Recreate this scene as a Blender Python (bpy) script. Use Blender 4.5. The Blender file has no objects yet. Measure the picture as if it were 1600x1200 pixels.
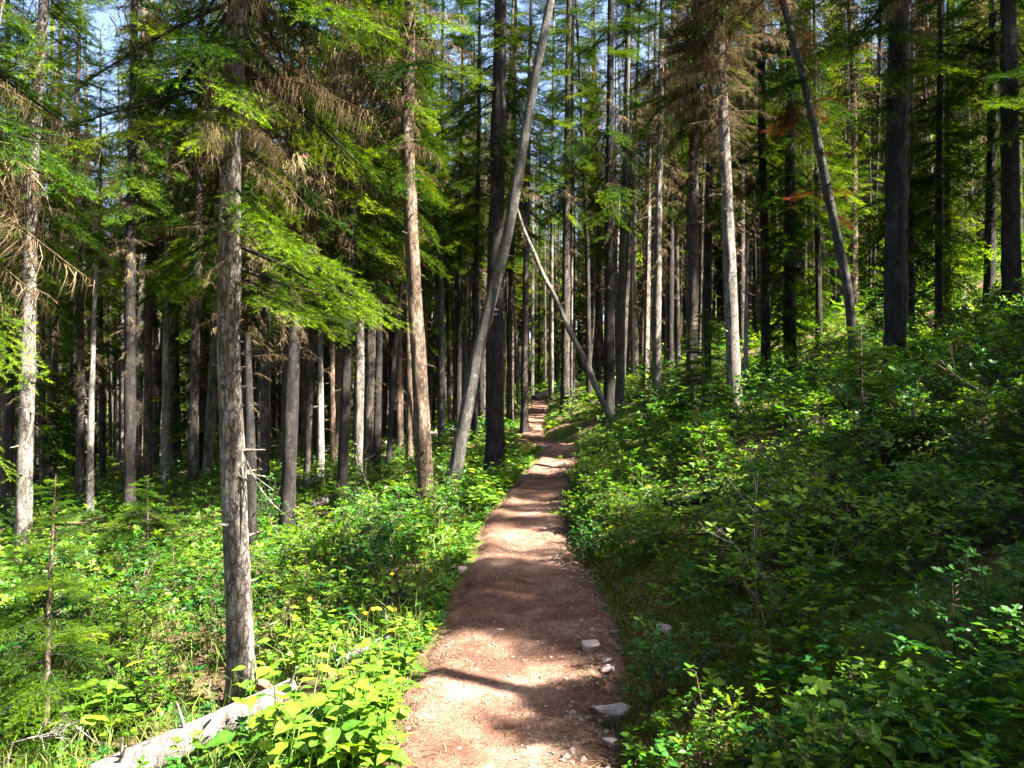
import bpy, math
import numpy as np
from mathutils import Vector, Matrix, noise as mnoise

# ------------------------------------------------------------------ camera, sky, sun, exposure
sc = bpy.context.scene
COL = sc.collection
cam_d = bpy.data.cameras.new("camera"); cam = bpy.data.objects.new("camera", cam_d); COL.objects.link(cam)
CZ = 1.62
FPX = 1244.4
cam.location = (0, 0, CZ); cam.rotation_euler = (math.radians(90), 0, 0)
cam_d.lens = 28; cam_d.sensor_width = 36; cam_d.clip_start = 0.05; cam_d.clip_end = 2000
sc.camera = cam
SUN_EL, SUN_AZ = 49.0, 114.0          # azimuth clockwise from +Y: 90 is to the right of the frame
world = bpy.data.worlds.new("World"); sc.world = world; world.use_nodes = True
wn = world.node_tree; sky = wn.nodes.new("ShaderNodeTexSky"); sky.sky_type = 'NISHITA'; sky.sun_disc = False
sky.sun_elevation = math.radians(SUN_EL); sky.sun_rotation = math.radians(SUN_AZ)
sky.air_density = 0.75; sky.dust_density = 3.0; sky.ozone_density = 1.0
wn.links.new(sky.outputs[0], wn.nodes["Background"].inputs[0]); wn.nodes["Background"].inputs[1].default_value = 0.05
sun_d = bpy.data.lights.new("sun", 'SUN'); sun = bpy.data.objects.new("sun", sun_d); COL.objects.link(sun)
sun_d.energy = 5.0; sun_d.angle = math.radians(0.53); sun_d.color = (1.0, 0.93, 0.80)
e, a = math.radians(SUN_EL), math.radians(SUN_AZ)
SD = Vector((math.cos(e) * math.sin(a), math.cos(e) * math.cos(a), math.sin(e)))
sun.rotation_euler = SD.to_track_quat('Z', 'Y').to_euler(); sun.location = (20, 0, 30)
sc.view_settings.view_transform = 'Standard'; sc.view_settings.look = 'None'
sc.view_settings.exposure = 3.6; sc.view_settings.gamma = 1.0
cy = sc.cycles
cy.max_bounces = 5; cy.diffuse_bounces = 2; cy.glossy_bounces = 2; cy.transmission_bounces = 4; cy.transparent_max_bounces = 4
cy.sample_clamp_indirect = 4.0; cy.use_denoising = True; cy.caustics_reflective = False; cy.caustics_refractive = False

# ------------------------------------------------------------------ helpers
R = np.random.default_rng(7)

def setprops(o, label=None, cat=None, group=None, kind=None):
    if label: o['label'] = label
    if cat: o['category'] = cat
    if group: o['group'] = group
    if kind: o['kind'] = kind
    return o

def mesh_from(name, V, F, mats, MI=None, tint=None, smooth=False):
    V = np.asarray(V, np.float32); F = np.asarray(F, np.int32)
    me = bpy.data.meshes.new(name); k = F.shape[1]
    me.vertices.add(len(V)); me.vertices.foreach_set("co", V.ravel())
    me.loops.add(F.size); me.loops.foreach_set("vertex_index", F.ravel())
    me.polygons.add(len(F)); me.polygons.foreach_set("loop_start", np.arange(0, F.size, k, dtype=np.int32))
    for m in mats: me.materials.append(m)
    if MI is not None: me.polygons.foreach_set("material_index", np.asarray(MI, np.int32))
    me.polygons.foreach_set("use_smooth", np.full(len(F), bool(smooth)))
    if tint is not None:
        at = me.attributes.new("tint", 'FLOAT', 'POINT'); at.data.foreach_set("value", np.asarray(tint, np.float32))
    me.update(calc_edges=True)
    return me

def ob(name, me, parent=None, loc=None):
    o = bpy.data.objects.new(name, me); COL.objects.link(o)
    if parent is not None: o.parent = parent
    if loc is not None: o.location = loc
    return o

def empty(name, loc, rz=0.0):
    o = bpy.data.objects.new(name, None); COL.objects.link(o); o.location = loc; o.rotation_euler = (0, 0, rz)
    o.empty_display_size = 0.2
    return o

def copy_tree(root, loc, rz, scale):
    r = root.copy(); COL.objects.link(r); r.location = loc; r.rotation_euler = (0, 0, rz); r.scale = scale
    for ch in list(root.children):
        c = ch.copy(); COL.objects.link(c); c.parent = r
    return r

class Geo:
    """triangles with a material index and a tint"""
    def __init__(s): s.v = []; s.f = []; s.m = []; s.t = []; s.n = 0
    def add(s, V, F, m=0, t=0.5):
        V = np.asarray(V, float).reshape(-1, 3); F = np.asarray(F, int)
        if len(F) == 0: return
        if F.shape[1] == 4: 
            if np.ndim(m): m = np.concatenate([m, m])
            F = np.concatenate([F[:, [0, 1, 2]], F[:, [0, 2, 3]]])
        s.v.append(V); s.f.append(F + s.n); s.m.append(np.broadcast_to(m, (len(F),)).copy()); s.t.append(np.broadcast_to(t, (len(V),)).copy())
        s.n += len(V)
    def arr(s):
        return np.concatenate(s.v), np.concatenate(s.f), np.concatenate(s.m), np.concatenate(s.t)
    def mesh(s, name, mats, smooth=False):
        V, F, M, T = s.arr(); return mesh_from(name, V, F, mats, M, T, smooth)

def rep(geo, T, M3, P, tj=None):
    """copy template T=(V,F,M,t) with N matrices M3 (N,3,3) and offsets P (N,3)"""
    V, F, M, t = T; N = len(P)
    if N == 0: return
    VV = np.einsum('nij,vj->nvi', M3, V) + P[:, None, :]
    FF = (F[None] + (np.arange(N) * len(V))[:, None, None]).reshape(-1, 3)
    tt = np.broadcast_to(t[None], (N, len(V))).copy()
    if tj is not None: tt = np.clip(tt + tj[:, None], 0, 1)
    geo.add(VV.reshape(-1, 3), FF, np.tile(M, N), tt.ravel())

def rotz(a):
    c, s = np.cos(a), np.sin(a); z = np.zeros_like(c); o = np.ones_like(c)
    return np.stack([np.stack([c, -s, z], -1), np.stack([s, c, z], -1), np.stack([z, z, o], -1)], -2)
def roty(a):   # positive tips +X downward
    c, s = np.cos(a), np.sin(a); z = np.zeros_like(c); o = np.ones_like(c)
    return np.stack([np.stack([c, z, s], -1), np.stack([z, o, z], -1), np.stack([-s, z, c], -1)], -2)
def rotx(a):
    c, s = np.cos(a), np.sin(a); z = np.zeros_like(c); o = np.ones_like(c)
    return np.stack([np.stack([o, z, z], -1), np.stack([z, c, -s], -1), np.stack([z, s, c], -1)], -2)

def vnoise(x, y, seed=0):
    x = np.asarray(x, float); y = np.asarray(y, float)
    xi = np.floor(x).astype(np.int64); yi = np.floor(y).astype(np.int64); fx = x - xi; fy = y - yi
    fx = fx * fx * (3 - 2 * fx); fy = fy * fy * (3 - 2 * fy)
    def h(i, j):
        n = (i * 374761393 + j * 668265263 + seed * 974711) & 0x7fffffff
        n = ((n ^ (n >> 13)) * 1274126177) & 0x7fffffff
        return ((n ^ (n >> 16)) & 0xffff) / 65535.0
    return (h(xi, yi) * (1 - fx) + h(xi + 1, yi) * fx) * (1 - fy) + (h(xi, yi + 1) * (1 - fx) + h(xi + 1, yi + 1) * fx) * fy
def fbm(x, y, o=4, seed=0):
    s = 0; a = .5
    for k in range(o): s = s + a * (vnoise(x, y, seed + k) - .5); x = np.asarray(x) * 2.03 + 5.1; y = np.asarray(y) * 2.03 + 1.7; a *= .5
    return s

# ------------------------------------------------------------------ terrain
PY = [-60, 0, 3.3, 4, 5, 6.7, 8, 10, 14, 16.3, 17.8, 19.2, 20.5, 22, 26, 31, 35, 39, 46, 60, 90, 300]
PX = [-.4, -.25, -.09, -.03, .12, .15, .12, .2, .62, .98, 1.32, 1.2, .75, .55, .72, 1.05, 1.15, 1.9, 4.2, 5, 6, 20]
PW = [.5, .5, .52, .60, .59, .58, .49, .47, .44, .46, .52, .46, .36, .33, .33, .33, .33, .35, .35, .35, .3, .3]
HY = [-60, 0, 13, 15, 17.6, 19.5, 21.5, 30, 38, 60, 120, 300]
HZ = [-2, 0, 0.0, .06, .29, .12, .16, .66, 1.12, 2.5, 7, 20]
def smooth_interp(x, xs, ys):
    x = np.asarray(x, float); return (np.interp(x - .5, xs, ys) + 2 * np.interp(x, xs, ys) + np.interp(x + .5, xs, ys)) / 4
def pc(y): return smooth_interp(y, PY, PX)
def pw(y): return smooth_interp(y, PY, PW)
def ph(y): return smooth_interp(y, HY, HZ)
def terr(x, y, rough=True):
    x = np.asarray(x, float); y = np.asarray(y, float)
    d = x - pc(y); w = pw(y)
    tr = np.maximum(d - w, 0); tl = np.maximum(-d - w, 0)
    z = ph(y) + .335 * tr + .16 * (1 - np.exp(-tr / .35)) - .12 * tl - .34 * (1 - np.exp(-tl / 1.2))
    z = z - .05 * np.maximum(tr - 30, 0)
    z = z + np.where(y > 60, 0.0006 * (y - 60) ** 2, 0) * (x < 0) * np.clip(-x / 20, 0, 1)
    if rough:
        off = np.clip((tr + tl) / 1.2, 0, 1)
        z = z + off * (fbm(x * .45, y * .45, 3, 3) * .5 + fbm(x * 2.1, y * 2.1, 3, 9) * .16)
        z = z - .035 * np.clip(1 - np.abs(d) / np.maximum(w, .1), 0, 1) + .03 * fbm(x * 1.3, y * 1.6, 3, 21) + fbm(x * 6, y * 6, 2, 31) * .012
    return z
def at(px, py, Y): return ((px - 800) / FPX * Y, Y, CZ + (600 - py) / FPX * Y)

# ------------------------------------------------------------------ materials
def newmat(name):
    m = bpy.data.materials.new(name); m.use_nodes = True; n = m.node_tree; n.nodes.clear()
    out = n.nodes.new("ShaderNodeOutputMaterial"); return m, n, out
def nd(n, t, **kw):
    x = n.nodes.new(t)
    for k, v in kw.items():
        if k.startswith("i_"): x.inputs[k[2:].replace("_", " ")].default_value = v
        else: setattr(x, k, v)
    return x
def ramp(n, stops, fac=None, interp='LINEAR'):
    r = n.nodes.new("ShaderNodeValToRGB"); cr = r.color_ramp; cr.interpolation = interp
    cr.elements[0].position, cr.elements[0].color = stops[0][0], (*stops[0][1], 1)
    cr.elements[1].position, cr.elements[1].color = stops[-1][0], (*stops[-1][1], 1)
    for p, c in stops[1:-1]:
        e_ = cr.elements.new(p); e_.color = (*c, 1)
    if fac is not None: n.links.new(fac, r.inputs[0])
    return r

def leaf_mat(name, stops, trans=0.45, rough=.45, tcol=(1.3, 1.15, .35), gloss=.02):
    m, n, out = newmat(name); L = n.links.new
    at_ = nd(n, "ShaderNodeAttribute", attribute_name="tint"); r = ramp(n, stops, at_.outputs["Fac"])
    d = nd(n, "ShaderNodeBsdfDiffuse"); t = nd(n, "ShaderNodeBsdfTranslucent"); g = nd(n, "ShaderNodeBsdfGlossy"); g.inputs["Roughness"].default_value = rough
    mul = nd(n, "ShaderNodeMix", data_type='RGBA', blend_type='MULTIPLY'); mul.inputs[0].default_value = 1.0
    L(r.outputs[0], mul.inputs[6]); mul.inputs[7].default_value = (*tcol, 1)
    L(r.outputs[0], d.inputs[0]); L(mul.outputs[2], t.inputs[0])
    m1 = nd(n, "ShaderNodeMixShader"); m1.inputs[0].default_value = trans
    L(d.outputs[0], m1.inputs[1]); L(t.outputs[0], m1.inputs[2])
    m2 = nd(n, "ShaderNodeMixShader"); m2.inputs[0].default_value = gloss
    L(m1.outputs[0], m2.inputs[1]); L(g.outputs[0], m2.inputs[2]); L(m2.outputs[0], out.inputs[0])
    return m

NEEDLE = leaf_mat("needles", [(0, (.005, .017, .002)), (.36, (.018, .052, .004)), (.72, (.080, .145, .006)), (1, (.18, .25, .009))], .27, gloss=.0)  # dark and bright stops spread apart to deepen light and shade in the crowns
NEEDLE_RED = leaf_mat("red_needles", [(0, (.05, .014, .006)), (1, (.20, .05, .014))], .3)
LICHEN = leaf_mat("dead_twigs", [(0, (.035, .024, .016)), (.6, (.105, .075, .045)), (1, (.24, .185, .11))], .25, tcol=(1.1, 1, .8), gloss=.0)
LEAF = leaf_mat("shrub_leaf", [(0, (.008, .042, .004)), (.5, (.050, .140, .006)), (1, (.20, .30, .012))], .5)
LEAF_B = leaf_mat("young_leaf", [(0, (.025, .08, .006)), (.5, (.085, .18, .010)), (1, (.24, .33, .02))], .5); LEAF_C = leaf_mat("dark_leaf", [(0, (.005, .030, .005)), (.5, (.016, .075, .009)), (1, (.06, .16, .012))], .35)
BROAD = leaf_mat("broad_leaf", [(0, (.018, .075, .008)), (.6, (.085, .195, .012)), (1, (.24, .33, .02))], .42, gloss=.03)
GRASS = leaf_mat("grass_blade", [(0, (.05, .09, .02)), (1, (.2, .24, .06))], .4)
MOSSL = leaf_mat("moss_tuft", [(0, (.035, .045, .008)), (.6, (.09, .11, .012)), (1, (.22, .24, .02))], .3, gloss=.0)
PETAL = leaf_mat("yellow_petal", [(0, (.75, .42, .01)), (1, (.85, .55, .02))], .3)
REDL = leaf_mat("red_leaf", [(0, (.5, .05, .02)), (1, (.6, .1, .03))], .3)

def bark_mat(name, c0, c1, c2, lichen=(.32, .33, .28), lamt=.35, scale=1.0, bump=.6):
    m, n, out = newmat(name); L = n.links.new
    tc = nd(n, "ShaderNodeTexCoord"); mp = nd(n, "ShaderNodeMapping"); mp.inputs["Scale"].default_value = (scale, scale, .33 * scale)
    L(tc.outputs["Object"], mp.inputs[0])
    oi = nd(n, "ShaderNodeObjectInfo"); add = nd(n, "ShaderNodeVectorMath", operation='ADD')
    L(mp.outputs[0], add.inputs[0]); L(oi.outputs["Random"], add.inputs[1])
    v = nd(n, "ShaderNodeTexVoronoi", feature='DISTANCE_TO_EDGE'); v.inputs["Scale"].default_value = 30
    nz = nd(n, "ShaderNodeTexNoise"); nz.inputs["Scale"].default_value = 9; nz.inputs["Detail"].default_value = 6; nz.inputs["Roughness"].default_value = .7
    n2 = nd(n, "ShaderNodeTexNoise"); n2.inputs["Scale"].default_value = 60; n2.inputs["Detail"].default_value = 4; n2.inputs["Roughness"].default_value = .75
    dist = nd(n, "ShaderNodeMixRGB"); dist.inputs[0].default_value = .06
    L(add.outputs[0], dist.inputs[1]); L(n2.outputs["Color"], dist.inputs[2]); L(dist.outputs[0], v.inputs["Vector"])
    L(add.outputs[0], nz.inputs["Vector"]); L(add.outputs[0], n2.inputs["Vector"])
    r = ramp(n, [(.32, c0), (.5, c1), (.68, c2)], nz.outputs["Fac"])
    crack = ramp(n, [(0, (.25, .25, .25)), (.12, (1, 1, 1))], v.outputs["Distance"])
    mul = nd(n, "ShaderNodeMixRGB", blend_type='MULTIPLY'); mul.inputs[0].default_value = .8
    L(r.outputs[0], mul.inputs[1]); L(crack.outputs[0], mul.inputs[2])
    n3 = nd(n, "ShaderNodeTexNoise"); n3.inputs["Scale"].default_value = 16; n3.inputs["Detail"].default_value = 8; n3.inputs["Roughness"].default_value = .8
    L(tc.outputs["Object"], n3.inputs["Vector"])
    lm = ramp(n, [(.56, (0, 0, 0)), (.62, (lamt,) * 3)], n3.outputs["Fac"])
    mx = nd(n, "ShaderNodeMixRGB"); L(lm.outputs[0], mx.inputs[0]); L(mul.outputs[0], mx.inputs[1]); mx.inputs[2].default_value = (*lichen, 1)
    b = nd(n, "ShaderNodeBsdfPrincipled"); b.inputs["Roughness"].default_value = .85; b.inputs["Specular IOR Level"].default_value = .2
    L(mx.outputs[0], b.inputs["Base Color"])
    ad = nd(n, "ShaderNodeMath", operation='ADD'); L(crack.outputs[0], ad.inputs[0]); L(n2.outputs["Fac"], ad.inputs[1])
    bp = nd(n, "ShaderNodeBump"); bp.inputs["Strength"].default_value = bump; bp.inputs["Distance"].default_value = .012
    L(ad.outputs[0], bp.inputs["Height"]); L(bp.outputs[0], b.inputs["Normal"]); L(b.outputs[0], out.inputs[0])
    return m
BARK = bark_mat("spruce_bark", (.014, .011, .009), (.046, .036, .031), (.14, .115, .10), bump=1.0)
BARK_NEAR = bark_mat("scaly_grey_bark", (.045, .034, .029), (.16, .132, .118), (.33, .29, .265), lamt=.5, bump=1.0)
BARK_DARK = bark_mat("dark_bark", (.006, .005, .005), (.017, .014, .013), (.048, .040, .036), lamt=.06)  # near-black tone given to unlit trunks, their shade put into the colour
BARK_RED = bark_mat("brown_bark", (.032, .020, .014), (.10, .066, .046), (.23, .17, .125), lamt=.35, bump=1.0)
BARK_PALE = bark_mat("pale_bark", (.05, .042, .036), (.15, .13, .115), (.31, .285, .26), lamt=.5, bump=.9)  # lighter tone given to sunlit trunks, light put into the colour; also logs, twigs
BARK_GREY = bark_mat("smooth_grey_bark", (.028, .026, .024), (.06, .055, .05), (.12, .11, .10), lamt=.35, bump=.7, scale=1.4)
SNAG = bark_mat("weathered_wood", (.07, .062, .055), (.20, .18, .165), (.34, .32, .30), lichen=(.07, .05, .035), lamt=.7, scale=.8, bump=.8)

def ground_mat():
    m, n, out = newmat("forest_floor"); L = n.links.new
    g = nd(n, "ShaderNodeNewGeometry")
    a1 = nd(n, "ShaderNodeTexNoise"); a1.inputs["Scale"].default_value = .9; a1.inputs["Detail"].default_value = 5
    a2 = nd(n, "ShaderNodeTexNoise"); a2.inputs["Scale"].default_value = 28; a2.inputs["Detail"].default_value = 6; a2.inputs["Roughness"].default_value = .75
    L(g.outputs["Position"], a1.inputs["Vector"]); L(g.outputs["Position"], a2.inputs["Vector"])
    soil = ramp(n, [(.3, (.03, .02, .014)), (.5, (.08, .05, .032)), (.7, (.17, .12, .075))], a2.outputs["Fac"])
    moss = ramp(n, [(.3, (.03, .045, .008)), (.7, (.10, .14, .018))], a2.outputs["Fac"])
    k = ramp(n, [(.42, (0, 0, 0)), (.56, (1, 1, 1))], a1.outputs["Fac"])
    mx = nd(n, "ShaderNodeMixRGB"); L(k.outputs[0], mx.inputs[0]); L(soil.outputs[0], mx.inputs[1]); L(moss.outputs[0], mx.inputs[2])
    b = nd(n, "ShaderNodeBsdfPrincipled"); b.inputs["Roughness"].default_value = .95; b.inputs["Specular IOR Level"].default_value = .1
    L(mx.outputs[0], b.inputs["Base Color"])
    bp = nd(n, "ShaderNodeBump"); bp.inputs["Strength"].default_value = .9; bp.inputs["Distance"].default_value = .03
    L(a2.outputs["Fac"], bp.inputs["Height"]); L(bp.outputs[0], b.inputs["Normal"]); L(b.outputs[0], out.inputs[0]); return m
def trail_mat():
    m, n, out = newmat("trail_dirt"); L = n.links.new
    g = nd(n, "ShaderNodeNewGeometry")
    def nz(s, d=6, r=.7):
        x = nd(n, "ShaderNodeTexNoise"); x.inputs["Scale"].default_value = s; x.inputs["Detail"].default_value = d; x.inputs["Roughness"].default_value = r
        L(g.outputs["Position"], x.inputs["Vector"]); return x
    a = nz(2.2); b_ = nz(45, 5, .8)
    v = nd(n, "ShaderNodeTexVoronoi"); v.inputs["Scale"].default_value = 70; L(g.outputs["Position"], v.inputs["Vector"])
    c = ramp(n, [(.3, (.070, .037, .027)), (.5, (.130, .076, .057)), (.7, (.235, .165, .128))], a.outputs["Fac"])
    s = ramp(n, [(.35, (.6, .58, .56)), (.65, (1.25, 1.22, 1.2))], b_.outputs["Fac"])
    mu = nd(n, "ShaderNodeMixRGB", blend_type='MULTIPLY'); mu.inputs[0].default_value = 1; L(c.outputs[0], mu.inputs[1]); L(s.outputs[0], mu.inputs[2])
    dm = nz(.9, 4, .6); dr = ramp(n, [(.40, (.62, .56, .52)), (.58, (1.08, 1.06, 1.05))], dm.outputs["Fac"]); m2 = nd(n, "ShaderNodeMixRGB", blend_type='MULTIPLY'); m2.inputs[0].default_value = 1; L(mu.outputs[0], m2.inputs[1]); L(dr.outputs[0], m2.inputs[2]); mu = m2
    gr = ramp(n, [(.93, (0, 0, 0)), (.95, (.9, .9, .9))], v.outputs["Color"])
    mx = nd(n, "ShaderNodeMixRGB"); L(gr.outputs[0], mx.inputs[0]); L(mu.outputs[0], mx.inputs[1]); mx.inputs[2].default_value = (.27, .21, .175, 1)
    b = nd(n, "ShaderNodeBsdfPrincipled"); b.inputs["Roughness"].default_value = .95; b.inputs["Specular IOR Level"].default_value = .12
    L(mx.outputs[0], b.inputs["Base Color"])
    ad = nd(n, "ShaderNodeMath", operation='SUBTRACT'); L(b_.outputs["Fac"], ad.inputs[0]); L(v.outputs["Distance"], ad.inputs[1])
    bp = nd(n, "ShaderNodeBump"); bp.inputs["Strength"].default_value = .7; bp.inputs["Distance"].default_value = .01
    L(ad.outputs[0], bp.inputs["Height"]); L(bp.outputs[0], b.inputs["Normal"]); L(b.outputs[0], out.inputs[0]); return m
def rock_mat(name, c0, c1):
    m, n, out = newmat(name); L = n.links.new
    tc = nd(n, "ShaderNodeTexCoord"); x = nd(n, "ShaderNodeTexNoise"); x.inputs["Scale"].default_value = 14; x.inputs["Detail"].default_value = 8; x.inputs["Roughness"].default_value = .7
    L(tc.outputs["Object"], x.inputs["Vector"]); r = ramp(n, [(.3, c0), (.7, c1)], x.outputs["Fac"])
    b = nd(n, "ShaderNodeBsdfPrincipled"); b.inputs["Roughness"].default_value = .8; L(r.outputs[0], b.inputs["Base Color"])
    bp = nd(n, "ShaderNodeBump"); bp.inputs["Strength"].default_value = .6; bp.inputs["Distance"].default_value = .01
    L(x.outputs["Fac"], bp.inputs["Height"]); L(bp.outputs[0], b.inputs["Normal"]); L(b.outputs[0], out.inputs[0]); return m
GROUND = ground_mat(); TRAIL = trail_mat()
ROCK = rock_mat("grey_rock", (.13, .10, .085), (.38, .32, .285)); ROCKP = rock_mat("purple_rock", (.16, .11, .105), (.33, .24, .23))
GRAVEL = rock_mat("gravel_stone", (.07, .05, .042), (.24, .185, .155)); ROT = rock_mat("rotten_wood", (.07, .028, .014), (.22, .09, .045))
MOSSY = rock_mat("mossy_wood", (.10, .12, .012), (.26, .27, .03))

# ------------------------------------------------------------------ ground and trail
def axis(fine_lo, fine_hi, step, lo, hi, grow=1.13):
    a = list(np.arange(fine_lo, fine_hi, step)); s = step; x = a[-1]
    while x < hi: s *= grow; x += s; a.append(x)
    s = step; x = a[0]
    while x > lo: s *= grow; x -= s; a.insert(0, x)
    return np.array(a)
def grid_mesh(name, xs, ys, Z, mats, smooth=True):
    X, Y = xs, ys; V = np.stack([X, Y, Z], -1).reshape(-1, 3); ny, nx = X.shape
    i = np.arange(ny - 1)[:, None] * nx + np.arange(nx - 1)[None]; i = i.ravel()
    F = np.stack([i, i + 1, i + nx + 1, i + nx], -1)
    return mesh_from(name, V, F, mats, smooth=smooth)
gx = axis(-6, 6, .09, -260, 260); gy = axis(1.5, 16, .09, -60, 320)
GX, GY = np.meshgrid(gx, gy); GZ = terr(GX, GY)
dd = np.abs(GX - pc(GY)) / pw(GY); GZ -= np.where((GY > 0) & (GY < 58), .05 * np.clip(1.25 - dd, 0, .25) * 4, 0)
setprops(ob("ground", grid_mesh("ground", GX, GY, GZ, [GROUND])), kind="structure")
ty = np.concatenate([np.arange(.4, 9, .03), np.arange(9, 24, .07), np.arange(24, 57, .2)]); tu = np.linspace(-1, 1, 61)
TU, TY = np.meshgrid(tu, ty)
wl = pw(TY) * (1.0 + .30 * fbm(TY * 1.7 + 50 * (TU > 0), TY * 0 + 3, 3, 5)) + .16 * fbm(TY * 7 + 90 * (TU > 0), TY * 0 + 8, 3, 6)
TX = pc(TY) + TU * wl
TZ = terr(TX, TY) + .02 - .075 * np.clip((np.abs(TU) - .72) / .28, 0, 1) ** 1.5 + .02 * fbm(TX * 9, TY * 9, 3, 77) + .05 * fbm(TX * 3.1, TY * 3.1, 2, 78)
# low earth steps across the path where roots and stones hold the soil
for yy, hh in ((8.6, .05), (9.4, .03), (11.8, .04), (14.6, .05), (16.3, .04), (24, .1), (26.5, .1), (29, .1)):
    TZ += hh * (1 / (1 + np.exp(-(TY - yy + .12 * np.sin(TX * 5)) * 14)) - np.clip((TY - yy) / 2.0 + .5, 0, 1))
setprops(ob("trail", grid_mesh("trail", TX, TY, TZ, [TRAIL])), kind="structure")

# ------------------------------------------------------------------ tubes (trunks, logs, stems)
def resample(P, Rr, step):
    P = np.asarray(P, float); Rr = np.asarray(Rr, float)
    s = np.concatenate([[0], np.cumsum(np.linalg.norm(np.diff(P, axis=0), axis=1))]); n = max(3, int(s[-1] / step)); u = np.linspace(0, s[-1], n)
    Q = np.stack([np.interp(u, s, P[:, k]) for k in range(3)], -1); r = np.interp(u, s, Rr)
    for _ in range(int(min(6, .5 / step))): Q[1:-1] = (Q[:-2] + 2 * Q[1:-1] + Q[2:]) / 4
    return Q, r, u
def tube(geo, P, Rr, seg=8, step=.15, rough=0., m=0, t=.5, seed=0, cap=True):
    Q, r, u = resample(P, Rr, step); n = len(Q)
    T = np.gradient(Q, axis=0); T /= np.linalg.norm(T, axis=1)[:, None] + 1e-9
    up = np.array([0, 1., .1]) if abs(T[0, 2]) > .6 else np.array([0, 0, 1.])
    A = np.cross(T, up); A /= np.linalg.norm(A, axis=1)[:, None] + 1e-9; B = np.cross(T, A)
    th = np.linspace(0, 2 * np.pi, seg, endpoint=False)
    rr = r[:, None] * np.ones(seg)[None]
    if rough > 0:
        cx, sx = np.cos(th), np.sin(th)
        UU = u[:, None] * np.ones(seg)[None]
        rr = rr * (1 + rough * (fbm(cx[None] * 2 + 7 + seed, UU * 2.2 + sx[None] * 2, 3, seed % 97) * 2 + fbm(cx[None] * 6 + seed, UU * 9 + sx[None] * 6, 2, seed % 89) * 1.1))
    V = Q[:, None] + rr[..., None] * (np.cos(th)[None, :, None] * A[:, None] + np.sin(th)[None, :, None] * B[:, None])
    V = V.reshape(-1, 3); i = np.arange(n - 1)[:, None] * seg; j = np.arange(seg)[None]; k = (j + 1) % seg
    F = np.stack([i + j, i + k, i + seg + k, i + seg + j], -1).reshape(-1, 4)
    geo.add(V, F, m, t)
    if cap:
        for b, c in ((0, Q[0]), ((n - 1) * seg, Q[-1])):
            ring = V[b:b + seg]; geo.add(np.vstack([ring, c[None]]), [[q, (q + 1) % seg, seg] for q in range(seg)], m, t)

# ------------------------------------------------------------------ gaps in the canopy through which the sun reaches the floor and some trunks
def _g(px, py, Y): x, y, z = at(px, py, Y); return (x, y, z)
GAPS = []
for px, py, Y, rad_ in [(500, 775, 19, .7), (460, 765, 19.5, .7), (600, 735, 19, .6), (740, 665, 24, .7), (560, 700, 24, .7), (650, 770, 13, .5), (835, 655, 27, .5), (838, 640, 31, .5), (832, 675, 22.5, .5), (860, 603, 48, 1.), (885, 600, 44, 1.),
                  (645, 250, 11.3, .24), (640, 400, 11.3, .24), (641, 330, 11.3, .3), (1147, 540, 13.6, .24), (1143, 470, 13.6, .24), (1138, 380, 13.6, .35), (1027, 500, 21.5, .24), (1028, 430, 21.5, .24), (45, 500, 12.5, .24), (42, 620, 12.5, .24), (50, 300, 12.5, .24), (38, 760, 12.5, .24),
                  (143, 650, 17, .24), (143, 560, 17, .24), (143, 740, 17, .24), (561, 600, 21, .24), (562, 680, 21, .24), (822, 620, 23, .24), (258, 740, 20, .24), (126, 640, 19, .24), (861, 500, 33, .24), (861, 430, 33, .24), (1416, 100, 13.5, .3), (1418, 220, 13.5, .3), (1414, 430, 13.5, .3),
                  (945, 635, 18.6, .24), (372, 960, 5.15, .3), (368, 850, 5.15, .3), (376, 1040, 5.15, .3), (364, 770, 5.15, .2), (765, 490, 12.6, .3), (725, 660, 12.6, .3), (500, 600, 19, .24), (520, 430, 5.0, .28), (570, 440, 5.0, .25), (450, 400, 5.1, .25), (600, 1050, 4.4, .5), (720, 1060, 4.1, .5), (480, 1100, 4.0, .5), (690, 600, 24, .24), (1240, 870, 4.6, .35), (1080, 880, 5.6, .25), (1000, 700, 13, .5), (1250, 560, 10.5, .6), (1110, 590, 12, .5),
                  (845, 830, 8.5, .22), (800, 872, 7.35, .22), (850, 768, 11.8, .25), (850, 740, 13.6, .25), (940, 590, 30, .6), (200, 850, 11, .8), (80, 930, 8.5, .8), (300, 870, 9.5, .6), (980, 620, 19.5, .5), (1500, 420, 24, 1.2), (1330, 470, 20, .8), (1180, 620, 11, .24)]:
    GAPS.append((*_g(px, py, Y), rad_))
GAPS = np.array(GAPS); SDv = np.array(SD)
def in_gap(P, extra=.0):
    P = np.asarray(P, float); bad = np.zeros(len(P), bool)
    for gx_, gy_, gz_, gr in GAPS:
        v = P - np.array([gx_, gy_, gz_]); t = v @ SDv; dist = np.linalg.norm(v - t[:, None] * SDv, axis=1); bad |= (t > .25) & (dist < gr + extra)
    return bad
def tree_blocks(x, y, z, z0, H, w=.75):
    zz = np.arange(z0 + .5, H * .9, .4); P = np.stack([zz * 0 + x, zz * 0 + y, zz + z], -1); return bool(in_gap(P, w).any())

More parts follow.
